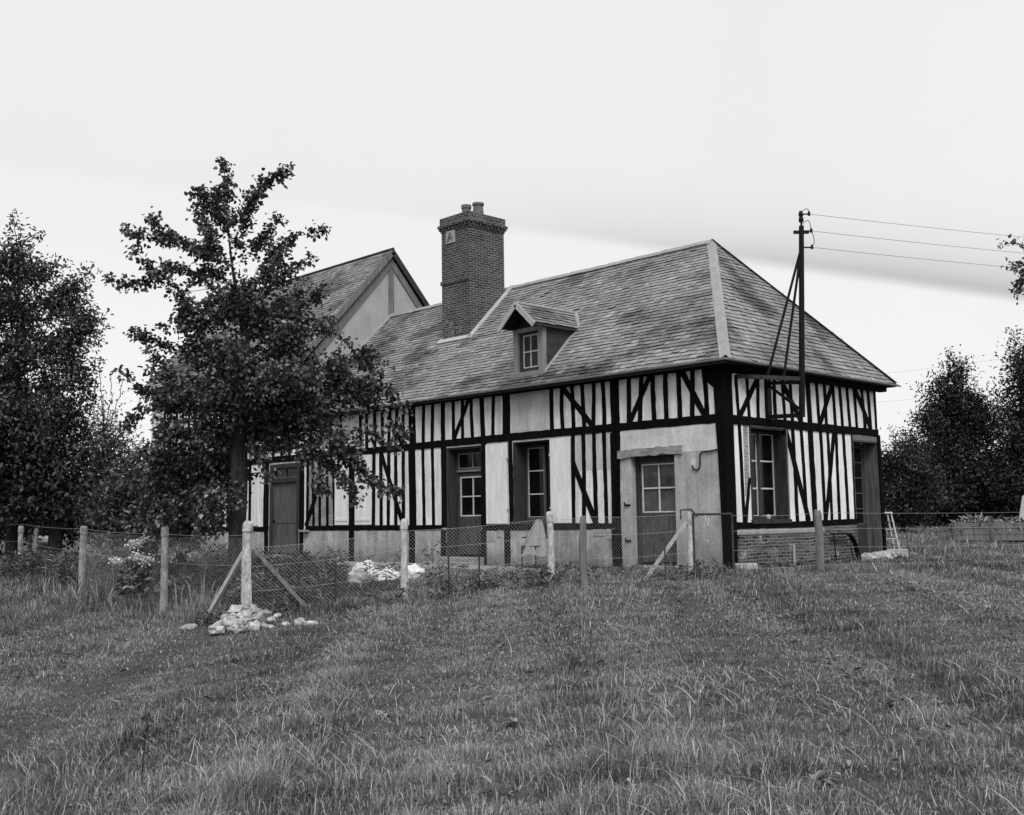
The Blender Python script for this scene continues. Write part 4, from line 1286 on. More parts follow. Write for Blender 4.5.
shoots = [[P(229, 235), P(227, 200, 0.05), P(225, 166, 0.1)], [P(236, 250, -0.1), P(250, 205, -0.15), P(264, 185, -0.2), P(287, 169, -0.25)], [P(255, 275, 0.1), P(280, 245, 0.2), P(298, 236, 0.2), P(322, 231, 0.25)],
          [P(222, 300, -0.1), P(195, 272, -0.3), P(165, 268, -0.4), P(140, 285, -0.4), P(109, 279, -0.5)], [P(222, 262, 0.1), P(180, 240, 0.3), P(150, 238, 0.3), P(128, 230, 0.35)], [P(215, 255), P(185, 245, 0), P(160, 232), P(154, 219, 0.1)],
          [P(180, 290, 0.2), P(150, 268, 0.2), P(136, 250, 0.2)], [P(200, 360, 0.1), P(165, 345, 0.2), P(134, 333, 0.3)], [P(195, 410, -0.3), P(150, 395, -0.5), P(118, 372, -0.6)], [P(175, 400), P(140, 410, 0.1), P(128, 425, 0.1)],
          [P(330, 440, -0.2), P(365, 475, -0.3), P(385, 490, -0.3), P(398, 491, -0.35)], [P(345, 380, 0.1), P(385, 385, 0.2), P(406, 408, 0.2)], [P(350, 430), P(380, 437, 0), P(395, 447, 0)], [P(320, 455, -0.3), P(345, 480, -0.4), P(358, 502, -0.4)],
          [P(258, 300, 0.2), P(288, 270, 0.3), P(310, 258, 0.35)], [P(215, 245), P(200, 215), P(196, 196)], [P(232, 240, 0.15), P(210, 205, 0.2), P(203, 193, .2)], [P(236, 235), P(248, 208), P(254, 193)],
          [P(300, 330), P(330, 330, 0.1), P(350, 345, 0.1)], [P(170, 500), P(150, 510, .1), P(140, 530, .1)], [P(240, 380, -0.5), P(235, 350, -1.2), P(225, 340, -1.7)], [P(250, 400, 0.5), P(270, 360, 1.2), P(280, 340, 1.8)],
          [P(230, 280, 0.1), P(205, 270, .2), P(190, 285, .3)], [P(245, 290, -.2), P(272, 270, -.4), P(285, 252, -.5)], [P(240, 310, -.3), P(215, 300, -.7), P(200, 310, -1.0)], [P(250, 320, .3), P(285, 300, .7), P(310, 290, .9)],
          [P(215, 320), P(180, 318, -.1), P(160, 330, -.1)], [P(212, 330, .2), P(185, 300, .4), P(172, 292, .5)], [P(262, 290, 0), P(270, 262, .1), P(268, 245, .1)], [P(225, 265, -.2), P(212, 245, -.4), P(208, 228, -.5)], [P(290, 310, 0), P(312, 300, .1), P(326, 285, .1)],
          [P(190, 495, -.2), P(165, 505, -.3), P(152, 528, -.35)], [P(215, 495, -.3), P(205, 515, -.4), P(200, 535, -.4)], [P(250, 440, -.5), P(262, 460, -.8), P(268, 476, -.9)], [P(300, 445, -.4), P(315, 470, -.6), P(322, 490, -.6)],
          [P(380, 420, .1), P(396, 428, .1), P(404, 436, .1)], [P(355, 355, .1), P(372, 352, .1), P(388, 366, .1)], [P(200, 400, -.6), P(170, 380, -.9), P(150, 372, -1.0)], [P(280, 330, -.5), P(310, 318, -.8), P(330, 322, -.9)],
          [P(178, 455, .1), P(150, 450, .2), P(128, 462, .2)], [P(180, 380, .1), P(160, 362, .1), P(150, 352, .1)], [P(330, 360, .1), P(355, 358, .1), P(378, 372, .1)], [P(225, 225), P(218, 208), P(216, 192)], [P(240, 262, .2), P(262, 240, .3), P(276, 222, .35)]]
sk2 = [P(238, 510, 0.05), P(250, 470, 0.1), P(256, 430, 0.15), P(262, 380, 0.2), P(264, 335, 0.2), P(258, 300, 0.2)]
tree('pear_tree', 'leafy young pear tree with long upward shoots just behind the fence corner', 'tree', base, trunk, blobs, [sk2] + shoots, 3000, 17, 0.080, 0.062, M['bark'], M['leaf'], 0.145, 0.078, 34, gap=0.42, tip=0.005)

# generic background trees: silhouette measured at its own distance
def far_tree(name, label, cx, by, dep, trunk_px, blob_px, shoot_px, n_att, per, ll, lw, bark, lm, rt, spread, group=None, gap=0.3, sl=4, tip=0.012, kpath=0.45, droop=0.3, seg=0.5, cat='tree'):
    s = dep / 1087.77
    p0 = unp(cx, by, dep)
    base = (p0[0], p0[1], gz(p0[0], p0[1]) - 0.1)
    f = lambda x, y, w=0.0: local(base, unp(x, y, dep + w))
    tr_ = [(0, 0, 0)] + [f(*a) for a in trunk_px]
    bl_ = []
    for b in blob_px:
        a = f(b[0], b[1], b[4] if len(b) > 4 else 0.0)
        bl_.append((a[0], a[1], a[2], b[2] * s, b[2] * s * 0.8, b[3] * s))
    sh_ = [[f(*a) for a in sh] for sh in shoot_px]
    return tree(name, label, cat, base, tr_, bl_, sh_, n_att, per, ll, lw, bark, lm, rt, spread, sl, group, None, seg, kpath, tip, droop, gap)

LB = 'trees behind the left fence'
far_tree('ash_tree', 'tall dark broadleaf tree at the left edge of the frame with open ragged crown', 12, 552, 31, [(13, 500), (14, 460), (12, 420), (16, 370), (20, 320), (18, 270)],
         [(12, 300, 24, 28), (-30, 300, 40, 50), (40, 312, 22, 18), (70, 340, 24, 18), (30, 350, 34, 22), (78, 375, 22, 16), (20, 385, 50, 24, 0.8), (55, 405, 40, 20), (0, 420, 40, 30), (-40, 400, 50, 60, -1), (10, 340, 34, 34, 1.6), (62, 300, 18, 12), (35, 270, 18, 14), (50, 430, 40, 24), (85, 320, 18, 14), (88, 350, 16, 14), (8, 262, 22, 20), (70, 290, 16, 10)],
         [[(15, 290), (18, 250), (12, 212)], [(25, 290), (50, 262), (70, 268, .3)], [(45, 320), (75, 290), (92, 268, .2)], [(55, 340), (85, 335), (105, 342)], [(50, 360), (85, 370), (98, 365)], [(0, 270), (25, 240), (38, 232)], [(40, 300), (70, 310), (98, 318)]],
         2900, 15, 0.13, 0.068, M['bark_dark'], M['leaf_dark'], 0.15, 0.19, LB, gap=0.36, sl=14)
far_tree('apple_tree', 'dense dark bushy tree low behind the left-hand fence posts', 55, 548, 31, [(55, 520), (57, 490), (55, 465)],
         [(40, 460, 55, 38), (90, 475, 42, 32), (0, 470, 50, 45), (-50, 460, 60, 55), (60, 500, 60, 22), (10, 505, 50, 25)], [[(70, 450), (88, 420), (95, 395)], [(60, 450), (70, 425), (72, 405)]],
         1000, 10, 0.17, 0.085, M['bark_dark'], M['leaf_far'], 0.16, 0.26, LB, gap=0.25)
far_tree('thicket_tree', 'thin half-bare tree with open twigs between the dark tree and the pear', 100, 545, 36, [(101, 500), (103, 460), (104, 425), (103, 395)],
         [(105, 440, 34, 40), (125, 460, 30, 35), (85, 445, 30, 30)], [[(103, 420), (101, 390), (99, 362)], [(105, 440), (118, 400), (124, 378)], [(104, 430), (88, 400), (80, 385)], [(110, 450), (135, 415), (142, 395)], [(105, 430), (112, 395), (110, 372)]],
         520, 5, 0.12, 0.06, M['bark'], M['leaf_weed'], 0.09, 0.2, LB, gap=0.2, sl=1, tip=0.012)
far_tree('hazel_bush', 'dark rounded bush filling the gap behind the pear tree and hydrangea', 165, 550, 27, [(165, 530), (165, 505)],
         [(165, 490, 50, 42), (120, 505, 40, 34), (205, 505, 28, 34), (150, 525, 60, 22)], [], 800, 10, 0.14, 0.08, M['bark_dark'], M['leaf_dark'], 0.07, 0.2, LB, gap=0.2, cat='bush')
far_tree('hedge_tree', 'broad dark tree far back at the left edge, half hidden by nearer trees', -60, 545, 46, [(-60, 510), (-58, 470), (-60, 430)],
         [(-70, 440, 75, 60), (20, 480, 80, 40), (110, 495, 70, 32), (-20, 450, 50, 40)], [], 1100, 9, 0.24, 0.13, M['bark_dark'], M['leaf_far'], 0.2, 0.4, LB, gap=0.2)

far_tree('hedge', 'low black hedge line far behind the left fence, under the trees', 60, 541, 50, [(60, 530), (60, 515)],
         [(60, 512, 70, 26), (-30, 512, 80, 28), (150, 512, 80, 26), (-130, 510, 80, 30), (230, 514, 50, 24)], [], 1900, 12, 0.24, 0.14, M['bark_dark'], M['leaf_far'], 0.1, 0.36, LB, gap=0.05, cat='hedge')
RB = 'trees at the far side of the field'
far_tree('poplar_tree', 'tall dark pointed tree standing right of the house, beyond the ladder', 952, 534, 48, [(952, 510), (953, 480), (953, 440), (954, 400), (955, 372)],
         [(950, 398, 24, 26), (968, 408, 20, 22), (940, 385, 10, 12), (955, 425, 38, 32), (950, 460, 46, 36), (955, 495, 56, 34), (928, 418, 16, 16), (958, 372, 12, 16), (985, 425, 22, 30), (915, 470, 28, 36)], [[(954, 385), (950, 365), (948, 350)], [(956, 385), (964, 368), (963, 360)], [(940, 410), (922, 395), (918, 388)], [(970, 420), (985, 405), (992, 398)]],
         3000, 12, 0.15, 0.075, M['bark_dark'], M['leaf_far'], 0.2, 0.26, RB, gap=0.24, sl=9, droop=0.0)
far_tree('poplar_tree', 'tall dark tree cut off by the right edge of the frame', 1025, 534, 46, [(1025, 510), (1024, 470), (1022, 420), (1020, 370)],
         [(1022, 375, 22, 34), (1028, 420, 36, 42), (1020, 470, 42, 40), (1040, 490, 50, 40), (1060, 440, 40, 50)], [[(1020, 365), (1014, 345), (1013, 330)], [(1020, 370), (1026, 340), (1028, 330)], [(1005, 410), (996, 395), (992, 388)]],
         3000, 12, 0.15, 0.075, M['bark_dark'], M['leaf_far'], 0.2, 0.26, RB, gap=0.24, sl=9, droop=0.0)
far_tree('willow_bush', 'loose spreading bush with paler leaf sprays close to the house corner', 903, 538, 40, [(903, 515), (905, 490), (904, 465)],
         [(903, 480, 22, 34), (890, 500, 22, 30), (920, 490, 26, 36), (880, 480, 20, 40)], [[(903, 460), (897, 440), (888, 428)], [(905, 460), (910, 440), (912, 430)], [(912, 465), (925, 445), (930, 435)]],
         1300, 12, 0.13, 0.055, M['bark_dark'], M['leaf_far'], 0.08, 0.22, RB, gap=0.2, sl=8, cat='bush')
far_tree('hedge_bush', 'long low black mass of bushes under the right-hand trees', 970, 536, 52, [(970, 520), (970, 500)],
         [(930, 505, 45, 26), (985, 500, 55, 30), (1045, 500, 60, 34), (890, 510, 35, 24), (1100, 500, 60, 36), (850, 510, 35, 24), (790, 512, 40, 24), (720, 512, 40, 22)], [], 2400, 12, 0.2, 0.11, M['bark_dark'], M['leaf_far'], 0.1, 0.34, RB, gap=0.1, cat='bush')
far_tree('overhanging_tree', 'nearer tree out at the right whose leafy branch tip pokes into the sky', 1150, 590, 17, [(1150, 520), (1146, 450), (1135, 380), (1120, 320), (1100, 290)],
         [(1100, 270, 45, 55), (1150, 330, 60, 60), (1130, 220, 50, 50)], [[(1065, 270), (1040, 262), (1025, 268), (1007, 264)], [(1055, 255), (1030, 245), (1007, 243)], [(1045, 265), (1025, 282), (1014, 294)], [(1055, 262), (1035, 258), (1017, 268)], [(1040, 262), (1025, 276), (1018, 284)]],
         500, 9, 0.07, 0.045, M['bark_dark'], M['leaf_dark'], 0.14, 0.07, None, gap=0.2, sl=20, tip=0.005, seg=0.25)

# ------------------------------------------------------------------ fence
FP = {}
def pt(x, y): return Vector((x, y, gz(x, y)))
a4, a9dir = np.array([-2.67, -8.56]), np.array([0.46, 0.888])
def on_line(px, o_=a4, dr_=a9dir, py=548):
    """where the fence line crosses a vertical plane of sight"""
    v = D_ + R_ * (px - 512) / 1087.77 - U_ * (py - 407.5) / 1087.77
    A_ = np.array([[dr_[0], -v[0]], [dr_[1], -v[1]]])
    s_, t_ = np.linalg.solve(A_, CAM[:2] - o_)
    return pt(*(o_ + dr_ * s_))
p4 = pt(-2.67, -8.56); p3 = pt(-4.87, -8.80); p2 = pt(-9.49, -8.21); p1 = pt(-17.5, -6.52)
p5, p6, p7, p8 = on_line(404.5), on_line(550), on_line(584), on_line(690)
q7 = unp(584, 560, 17.0); p7 = pt(q7[0], q7[1])
pg = on_line(733); p9 = on_line(819.5); p10 = on_line(985); p11 = on_line(1120)

def post_mesh(name, p, h, w, matl, parent, lean=(0, 0), cap=True, rounded=False):
    vs, fs = [], []
    n = 9
    w = w * 0.9
    if cap:
        zs = [-0.2] + [i * (h - 0.17) / 11 for i in range(12)] + [h - 0.15, h - 0.03, h]
    else:
        zs = [-0.2] + [i * h / 12 for i in range(13)]
    sd = random.random() * 50
    bx, by = random.gauss(0, .012), random.gauss(0, .012)
    for i, z in enumerate(zs):
        s_ = w * (1.0 - 0.12 * z / h)
        if cap and z > h - 0.16: s_ *= 1.16
        if i == len(zs) - 1: s_ *= 0.75
        bow = math.sin(math.pi * z / h)
        cx, cy = p.x + lean[0] * z + bx * bow, p.y + lean[1] * z + by * bow
        for k in range(n):
            an = 2 * math.pi * (k + 0.5) / n + 0.25
            nz_ = noise.noise(Vector((math.cos(an) * 1.2 + sd, math.sin(an) * 1.2, z * 4)))
            nz2_ = noise.noise(Vector((math.cos(an) * 3 + sd, math.sin(an) * 3, z * 14)))
            rr = s_ * 0.5 * (1.05 + .16 * nz_ + .12 * nz2_)
            top = random.gauss(0, .012) if i == len(zs) - 1 else 0
            vs.append((cx + rr * math.cos(an), cy + rr * math.sin(an), p.z + z + top))
    for i in range(len(zs) - 1):
        for k in range(n):
            a, b = i * n + k, i * n + (k + 1) % n
            fs.append((a, b, b + n, a + n))
    fs.append(tuple((len(zs) - 1) * n + k for k in range(n)))
    return MB().add(vs, fs).build(name, matl, parent)

def strands(parent, pts, heights, r=0.0022):
    for h in heights:
        P_ = []
        for a, b in zip(pts[:-1], pts[1:]):
            for i in range(6):
                t = i / 6
                P_.append(a.lerp(b, t) + Vector((0, 0, h - 0.03 * math.sin(math.pi * t))))
        P_.append(pts[-1] + Vector((0, 0, h)))
        MB().tube(P_, r, 5).build('line_wire', M['wire'], parent)

def netting(parent, a, b, z0, z1, cell=0.06, r=0.0012, wm='wire'):
    Lh = (b - a).length
    d_ = (b - a).normalized()
    off = Vector((-d_.y, d_.x, 0)) * 0.02
    up = Vector((0, 0, 1))
    mb = MB()
    H_ = z1 - z0
    x = -H_
    def bulge(t, s): return off * math.sin(t * 2.1 + s) + off
    while x < Lh:
        for sg in (1, -1):
            # diagonal strand clipped to the panel
            s0 = x if sg > 0 else x + H_
            ta = 0 if 0 <= s0 <= Lh else None
            pts = []
            for i in range(13):
                u_ = i / 12
                xx = s0 + sg * u_ * H_
                if -1e-6 <= xx <= Lh + 1e-6:
                    base_ = a.lerp(b, min(max(xx / Lh, 0), 1))
                    pts.append(base_ + up * (z0 + u_ * H_) + bulge(xx, u_ * 3))
            if len(pts) >= 2:
                mb.tube(pts, r, 3, cap=False)
        x += cell
    return mb.build('wire_netting', M[wm], parent)

def toph(p, px, pyt):
    dep = float(np.dot(np.array(p) - CAM, D_))
    hz = 519 + .014 * (512 - px)
    return float(CAM[2] - (pyt - hz) * dep / 1087.77 - p.z)
left = thing('wire_fence', 'old wire fence running left from the white corner post, with knobbly concrete posts', 'fence')
post_mesh('fence_post', p3, toph(p3, 160, 527), 0.135, M['post_conc'], left)
post_mesh('fence_post', p2, toph(p2, 82, 526), 0.15, M['post_conc'], left)
post_mesh('fence_post', p1, toph(p1, 19, 526), 0.15, M['post_conc'], left)
p0 = pt(-27, -4.6)
strands(left, [p4, p3, p2, p1, p0], (0.15, 0.85, 1.30))
netting(left, p4, p3, 0.05, 1.25, 0.075, 0.0009); netting(left, p3, p2, 0.05, 1.25, 0.085, 0.0009)
MB().bar(p4 + Vector((-0.06, 0.02, 1.12)), Vector((-3.65, -8.72, gz(-3.72, -8.72) - 0.02)), 0.055, 0.06).build('brace', M['wood_pale'], left)

front = thing('wire_fence', 'wire netting fence from the white corner post to the little gate, before the house', 'fence')
post_mesh('corner_post', p4, toph(p4, 247, 521), 0.17, M['post_white'], front)
post_mesh('fence_post', p5, toph(p5, 404, 519), 0.13, M['post_white'], front)
post_mesh('fence_post', p6, toph(p6, 549, 512), 0.125, M['post_white'], front)
post_mesh('fence_post', p7, toph(p7, 584, 516), 0.135, M['wood_grey'], front, cap=False, rounded=True)
gpost = post_mesh('gate_post', p8, 1.12, 0.10, M['post_white'], front, cap=False)
strands(front, [p4, p5, p6, p7, p8], (0.08, 0.45, 0.82, 1.10))
for a, b in ((p4, p5), (p5, p6), (p6, p7), (p7, p8)):
    netting(front, a, b, 0.03, 1.08)
bb = p4.lerp(p5, 0.42)
MB().bar(p4 + Vector((0.05, 0.08, 1.08)), Vector((bb.x, bb.y, gz(bb.x, bb.y) - 0.05)), 0.055, 0.06).build('brace', M['wood_grey'], front)
bb = p6.lerp(p8, 0.66)
MB().bar(p8 + Vector((-0.03, -0.05, 0.95)), Vector((bb.x, bb.y, gz(bb.x, bb.y) + 0.0)), 0.045, 0.05).build('brace', M['wood_pale'], front)
# little black stakes holding the netting
for t_, (a, b) in ((0.55, (p4, p5)), (0.5, (p5, p6)), (0.3, (p5, p6)), (0.75, (p7, p8))):
    c = a.lerp(b, t_)
    MB().tube([c + Vector((0, 0, -0.1)), c + Vector((random.gauss(0, .02), 0, 0.75))], 0.014, 6).build('stake', M['metal_rust'], front)

gate = thing('garden_gate', 'narrow iron-framed netting gate hung on the white gate post near the house corner', 'gate', None, (0, 0, 0))
ga, gb = p8.lerp(pg, 0.09), pg
up = Vector((0, 0, 1))
mb = MB()
top = 1.02
ga = ga + up * 0.06; gb = Vector((gb.x, gb.y, ga.z))
mb.tube([ga, ga + up * (top + 0.0)], 0.02, 8); mb.tube([gb, gb + up * top], 0.02, 8); mb.tube([ga + up * top, gb + up * top], 0.02, 8); mb.tube([ga, gb], 0.02, 8)
mb.build('frame', M['metal_rust'], gate)
netting(gate, ga, gb, 0.02, top - 0.04, 0.06, wm='metal_rust')
hk = p8 + up * 1.10
MB().tube([hk + Vector((-0.1, -0.1, -0.1)), hk + Vector((-0.1, -0.1, 0.06)), hk + Vector((0.02, 0.03, 0.07)), hk + Vector((0.08, 0.12, -0.05)), ga + up * (top - 0.05)], 0.016, 6).build('latch', M['metal_rust'], gate)

right = thing('wire_fence', 'plain strand wire fence crossing the field right of the gate past the end wall', 'fence')
post_mesh('fence_post', p9, toph(p9, 819, 510), 0.17, M['wood_grey'], right, lean=(0.0, -0.03), cap=False, rounded=True)
post_mesh('fence_post', p11, 1.14, 0.16, M['wood_grey'], right, cap=False, rounded=True)
strands(right, [pg, p9, p11], (0.12, 0.42, 0.75, 1.02))

for (px_, py_, dp, hh) in ((29, 553, 38, 1.2), (36, 553, 37, 1.25)):
    w = unp(px_, py_, dp)
    p = pt(w[0], w[1])
    o = post_mesh('fence_post', p, 0.97 - p.z + 0.04 + (0.05 if px_ > 30 else 0), 0.17, M['post_conc'] if px_ > 30 else M['wood_dark'], None)
    tag(o, 'pale far post of a distant fence beyond the left fence' if px_ > 30 else 'dark far post of a distant fence beyond the left fence', 'post', 'far fence posts')

# ------------------------------------------------------------------ stones and small things
def lump(name, loc, size, matl, seed, flat=0.7, rough=0.35, sub=2, crease=0.0):
    bm = bmesh.new()
    bmesh.ops.create_icosphere(bm, subdivisions=sub, radius=1.0)
    for v_ in bm.verts:
        n_ = v_.co.normalized()
        k = 1 + rough * noise.noise(n_ * 1.4 + Vector((seed * 7.3, seed, 0))) + rough * 0.5 * noise.noise(n_ * 3.2 + Vector((seed, 4, seed * 3)))
        if crease:
            k += crease * abs(noise.noise(n_ * 4.5 + Vector((seed * 2, 1, 0)))) - crease * 0.3
        v_.co = Vector((n_.x * size[0], n_.y * size[1], n_.z * size[2])) * k
        if v_.co.z < -size[2] * 0.5: v_.co.z = -size[2] * 0.5
    me = bpy.data.meshes.new(name)
    bm.to_mesh(me); bm.free()
    finish(me, np.full(len(me.polygons), 0.5, dtype=np.float32), crease > 0)
    me.materials.append(matl)
    o = bpy.data.objects.new(name, me)
    COL.objects.link(o)
    o.location = loc
    o.rotation_euler = (0, 0, seed * 1.7)
    return o

def place_px(px, dep):
    v = D_ + R_ * (px - 512) / 1087.77 - U_ * (570 - 407.5) / 1087.77
    w = CAM + v * dep
    return w[0], w[1]
k = 0
pile = [(225, 617, 6, .3), (236, 611, 8, .5), (250, 609, 9.5, .5), (228, 624, 8, .0), (242, 623, 9, .15), (262, 618, 9, .2), (271, 620, 7, .0), (217, 630, 7, .0), (241, 630, 8, .0), (253, 627, 8, .0), (277, 616, 5, .0), (258, 611, 6, .35), (232, 617, 6, .35), (244, 616, 7, .4), (264, 626, 6, .0), (231, 630, 5, .0), (222, 624, 5, .0), (249, 620, 6, .2), (270, 627, 4, .0)]
for px_, py_, rp, up_ in pile:
    # stones lower in the view lie nearer; upper ones rest on the others
    dp = 15.6 - (py_ - 618) * .045 - (up_ - .2) * .4
    w_ = unp(px_, py_, dp)
    s_ = rp * random.uniform(.65, 1.15) * dp / 1087.77
    up_ -= .03
    zz = max(gz(w_[0], w_[1]) + s_ * .12, min(w_[2], gz(w_[0], w_[1]) + .34))
    k += 1
    o = lump('stone', (w_[0], w_[1], zz), (s_ * random.uniform(.95, 1.25), s_ * random.uniform(.8, 1.1), s_ * random.uniform(.6, .85)), M['stone'] if k % 3 else M['stone_dirty'], k, rough=0.6)
    tag(o, 'rough white stone heaped at the foot of the white corner post', 'stone', 'white stones heaped at the corner post')
for px_, dp, s_, lab in ((300, 15.5, .10, 'white stone lying apart, left of the two beside the foot of the slanting brace'), (311, 15.2, .09, 'white stone lying apart, right of the two beside the foot of the slanting brace'), (286, 15.5, .06, 'small white stone between the heap and the two stones by the brace')):
    x, y = place_px(px_, dp); k += 1
    tag(lump('stone', (x, y, gz(x, y) + s_ * .3), (s_ * 1.2, s_, s_ * .7), M['stone'], k, rough=.45), lab, 'stone', 'white stones beside the heap')
x, y = place_px(190, 15.9)
tag(lump('stone', (x, y, gz(x, y) + .02), (.22, .12, .06), M['stone_grey'], 31), 'flat grey stone in the grass left of the white heap', 'stone')
for px_, dp, s_, sz, lab in ((365, 21.3, .30, .27, 'white plastic sack, tallest of three slumped in the weeds behind the fence'), (389, 21.2, .28, .18, 'white plastic sack, middle one of three behind the fence'), (412, 21.0, .28, .20, 'white plastic sack right of the whitewashed post, lowest of three')):
    x, y = place_px(px_, dp); k += 1
    tag(lump('plastic_sack', (x, y, gz(x, y) + sz * .55), (s_, s_ * .8, sz), M['plastic'], k, rough=.35, sub=4, crease=.28), lab, 'sack', 'white plastic sacks')
rub = [(868, 24.3, .12), (876, 24.2, .13), (884, 24.3, .14), (891, 24.5, .12), (872, 23.9, .1), (880, 23.9, .11), (888, 24.0, .1), (895, 24.6, .1), (864, 24.0, .09)]
for px_, dp, s_ in rub:
    x, y = place_px(px_, dp); k += 1
    tag(lump('rubble_stone', (x, y, gz(x, y) + s_ * .55), (s_ * 1.3, s_, s_ * .8), M['stone'], k, rough=.55), 'broken pale rubble lying on the grass before the end door', 'stone', 'rubble before the end door')
x, y = place_px(898, 24.8)
o = MB().box(-.22, .22, -.15, .15, -.02, .2).build('stone_block', M['stone_grey'], bevel=.02); o.location = (x, y, gz(x, y)); o.rotation_euler = (0, 0, .6)
tag(o, 'squared pale stone block at the right end of the rubble', 'stone')
x, y = place_px(746, 20.0)
o = MB().box(-.2, .2, -.1, .1, -.02, .13).build('stone_block', M['stone_grey'], bevel=.025); o.location = (x, y, gz(x, y) + .02); o.rotation_euler = (0, 0, .9)
tag(o, 'pale stone block lying at the foot of the house corner', 'stone')

# bent iron hoop against the brick base
pts = []
for i in range(15):
    t = i / 14
    if t < .45: pts.append((0.16, 3.55 + t / .45 * .55, 0.57))
    else:
        an = (t - .45) / .55 * math.radians(75)
        pts.append((0.16, 4.10 + .46 * math.sin(an), 0.57 - .46 * (1 - math.cos(an)) * 1.2))
pts.append((0.18, 4.66, -0.08))
t = thing('iron_hoop', 'curved black iron bar like a mudguard leaning on the low brick base', 'scrap')
mb = MB()
P_ = [Vector(p) for p in pts]
for a, b in zip(P_[:-1], P_[1:]):
    mb.bar(a, b + (b - a) * 0.06, 0.10, 0.035, up=(0, -.5, 1))
mb.build('rim', M['metal_dark'], t)
MB().tube([(0.17, 3.58, 0.56), (0.2, 3.6, -0.05)], 0.016, 6).build('leg', M['metal_dark'], t)
MB().tube([(0.17, 4.25, 0.50), (0.2, 4.3, -0.05)], 0.013, 6).build('leg', M['metal_dark'], t)
o = MB().tube([(0.06, 2.2, -0.05), (0.06, 2.2, 0.38)], 0.028, 8).build('pipe_stub', M['mortar'])
tag(o, 'short upright pale pipe against the brick base of the end wall', 'pipe')

# folding step ladder beyond the house corner
x, y = place_px(888, 29.0)
zb0 = gz(x, y)
lad = thing('stepladder', 'white folding stepladder standing open on the grass past the house corner', 'ladder', None, (x, y, zb0))
lr, fw = Vector(LAT), Vector(FWD)
u3 = Vector((0, 0, 1))
mb = MB()
TOP = 0.98
for s_ in (-.2, .2):
    mb = MB(); mb.bar(fw * s_ + lr * -.12, fw * s_ * .8 + lr * -.10 + u3 * TOP, .03, .035); mb.build('rail', M['paint_white'], lad)
    mb = MB(); mb.bar(fw * s_ + lr * 0.27, fw * s_ * .8 + lr * .10 + u3 * TOP, .03, .035); mb.build('rail', M['paint_white'], lad)
MB().bar(lr * -.13 + u3 * (TOP + .015), lr * .13 + u3 * (TOP + .015), .34, .03).build('top_step', M['paint_white'], lad)
for i in range(5):
    h = .16 + i * .2
    t_ = h / TOP
    xr = 0.27 + (.10 - 0.27) * t_
    mb = MB(); mb.bar(lr * xr + fw * -.2 + u3 * h, lr * xr + fw * .2 + u3 * h, .05, .022); mb.build('rung', M['paint_white'], lad)
for h in (.3, .55):
    mb = MB(); mb.bar(lr * -.115 + fw * -.18 + u3 * h, lr * (0.27 - .26 * h / TOP) + fw * -.18 + u3 * h, .018, .018); mb.build('spreader_bar', M['paint_white'], lad)

# plank-sided trough heaped with cuttings in the right background
tb = unp(953, 548, 33)
x, y = tb[0], tb[1]
zb0 = gz(x, y)
ax_ = Vector((0.91, 0.41, 0)).normalized()
ay_ = Vector((-ax_.y, ax_.x, 0))
trg = thing('wooden_trough', 'long low plank-sided box on the grass at the right edge of the field', 'trough', None, (x, y, zb0))
TL, TW, TH = 3.3, 1.1, .62
for j in range(3):
    for side in (0, 1):
        mb = MB(); o_ = ay_ * (TW * side); z_ = .12 + j * .18
        mb.bar(o_ + u3 * z_, o_ + ax_ * TL + u3 * z_, .03, .168); mb.build('plank', M['wood_grey'], trg)
    for e_ in (0, 1):
        mb = MB(); o_ = ax_ * (TL * e_); z_ = .12 + j * .18
        mb.bar(o_ + u3 * z_ + ay_ * .02, o_ + ay_ * (TW - .02) + u3 * z_, .03, .168); mb.build('plank', M['wood_grey'], trg)
for s_ in (.05, 1.1, 2.2, 3.25):
    mb = MB(); mb.bar(ax_ * s_ - ay_ * .035, ax_ * s_ - ay_ * .035 + u3 * .60, .08, .04, up=ay_); mb.build('upright', M['wood_door'], trg)
mb = MB(); mb.bar(ay_ * .6 + u3 * .08, ax_ * TL + ay_ * .6 + u3 * .08, TW - .04, .03); mb.build('floor', M['wood_dark'], trg)
# heap of dry cuttings
n = 2600
u_ = rng.random(n); v_ = rng.random(n)
hgt = .50 + .25 * np.exp(-((u_ - .22) / .18) ** 2) + .2 * np.exp(-((u_ - .62) / .16) ** 2)
Cc = np.outer(u_ * (TL - .1) + .05, np.array(ax_)) + np.outer(v_ * (TW - .1) + .05, np.array(ay_))
Cc[:, 2] += hgt * (1 - .35 * (2 * v_ - 1) ** 2) - rng.random(n) * .1
o = leaf_mesh('cuttings_heap', Cc, rng.normal(0, 1, (n, 3)) * np.array([1, 1, .5]), rng.normal(0, .5, (n, 3)) + np.array([0, 0, 1]), rng.uniform(.12, .3, n), rng.uniform(.02, .06, n), rng.random(n), M['hay'])
o.location = (x, y, zb0)
tag(o, 'tangled heap of dry cuttings filling the plank-sided box', 'cuttings', None, 'stuff')
bq = unp(1021, 546, 32.5)
o = MB().bar((0, 0, 0), (0.18, .25, 1.35), .28, .03, up=ay_).build('leaning_board', M['wood_pale']); o.location = (bq[0], bq[1], gz(bq[0], bq[1]))
tag(o, 'tall board leaning at the right-hand end of the plank-sided box', 'board')

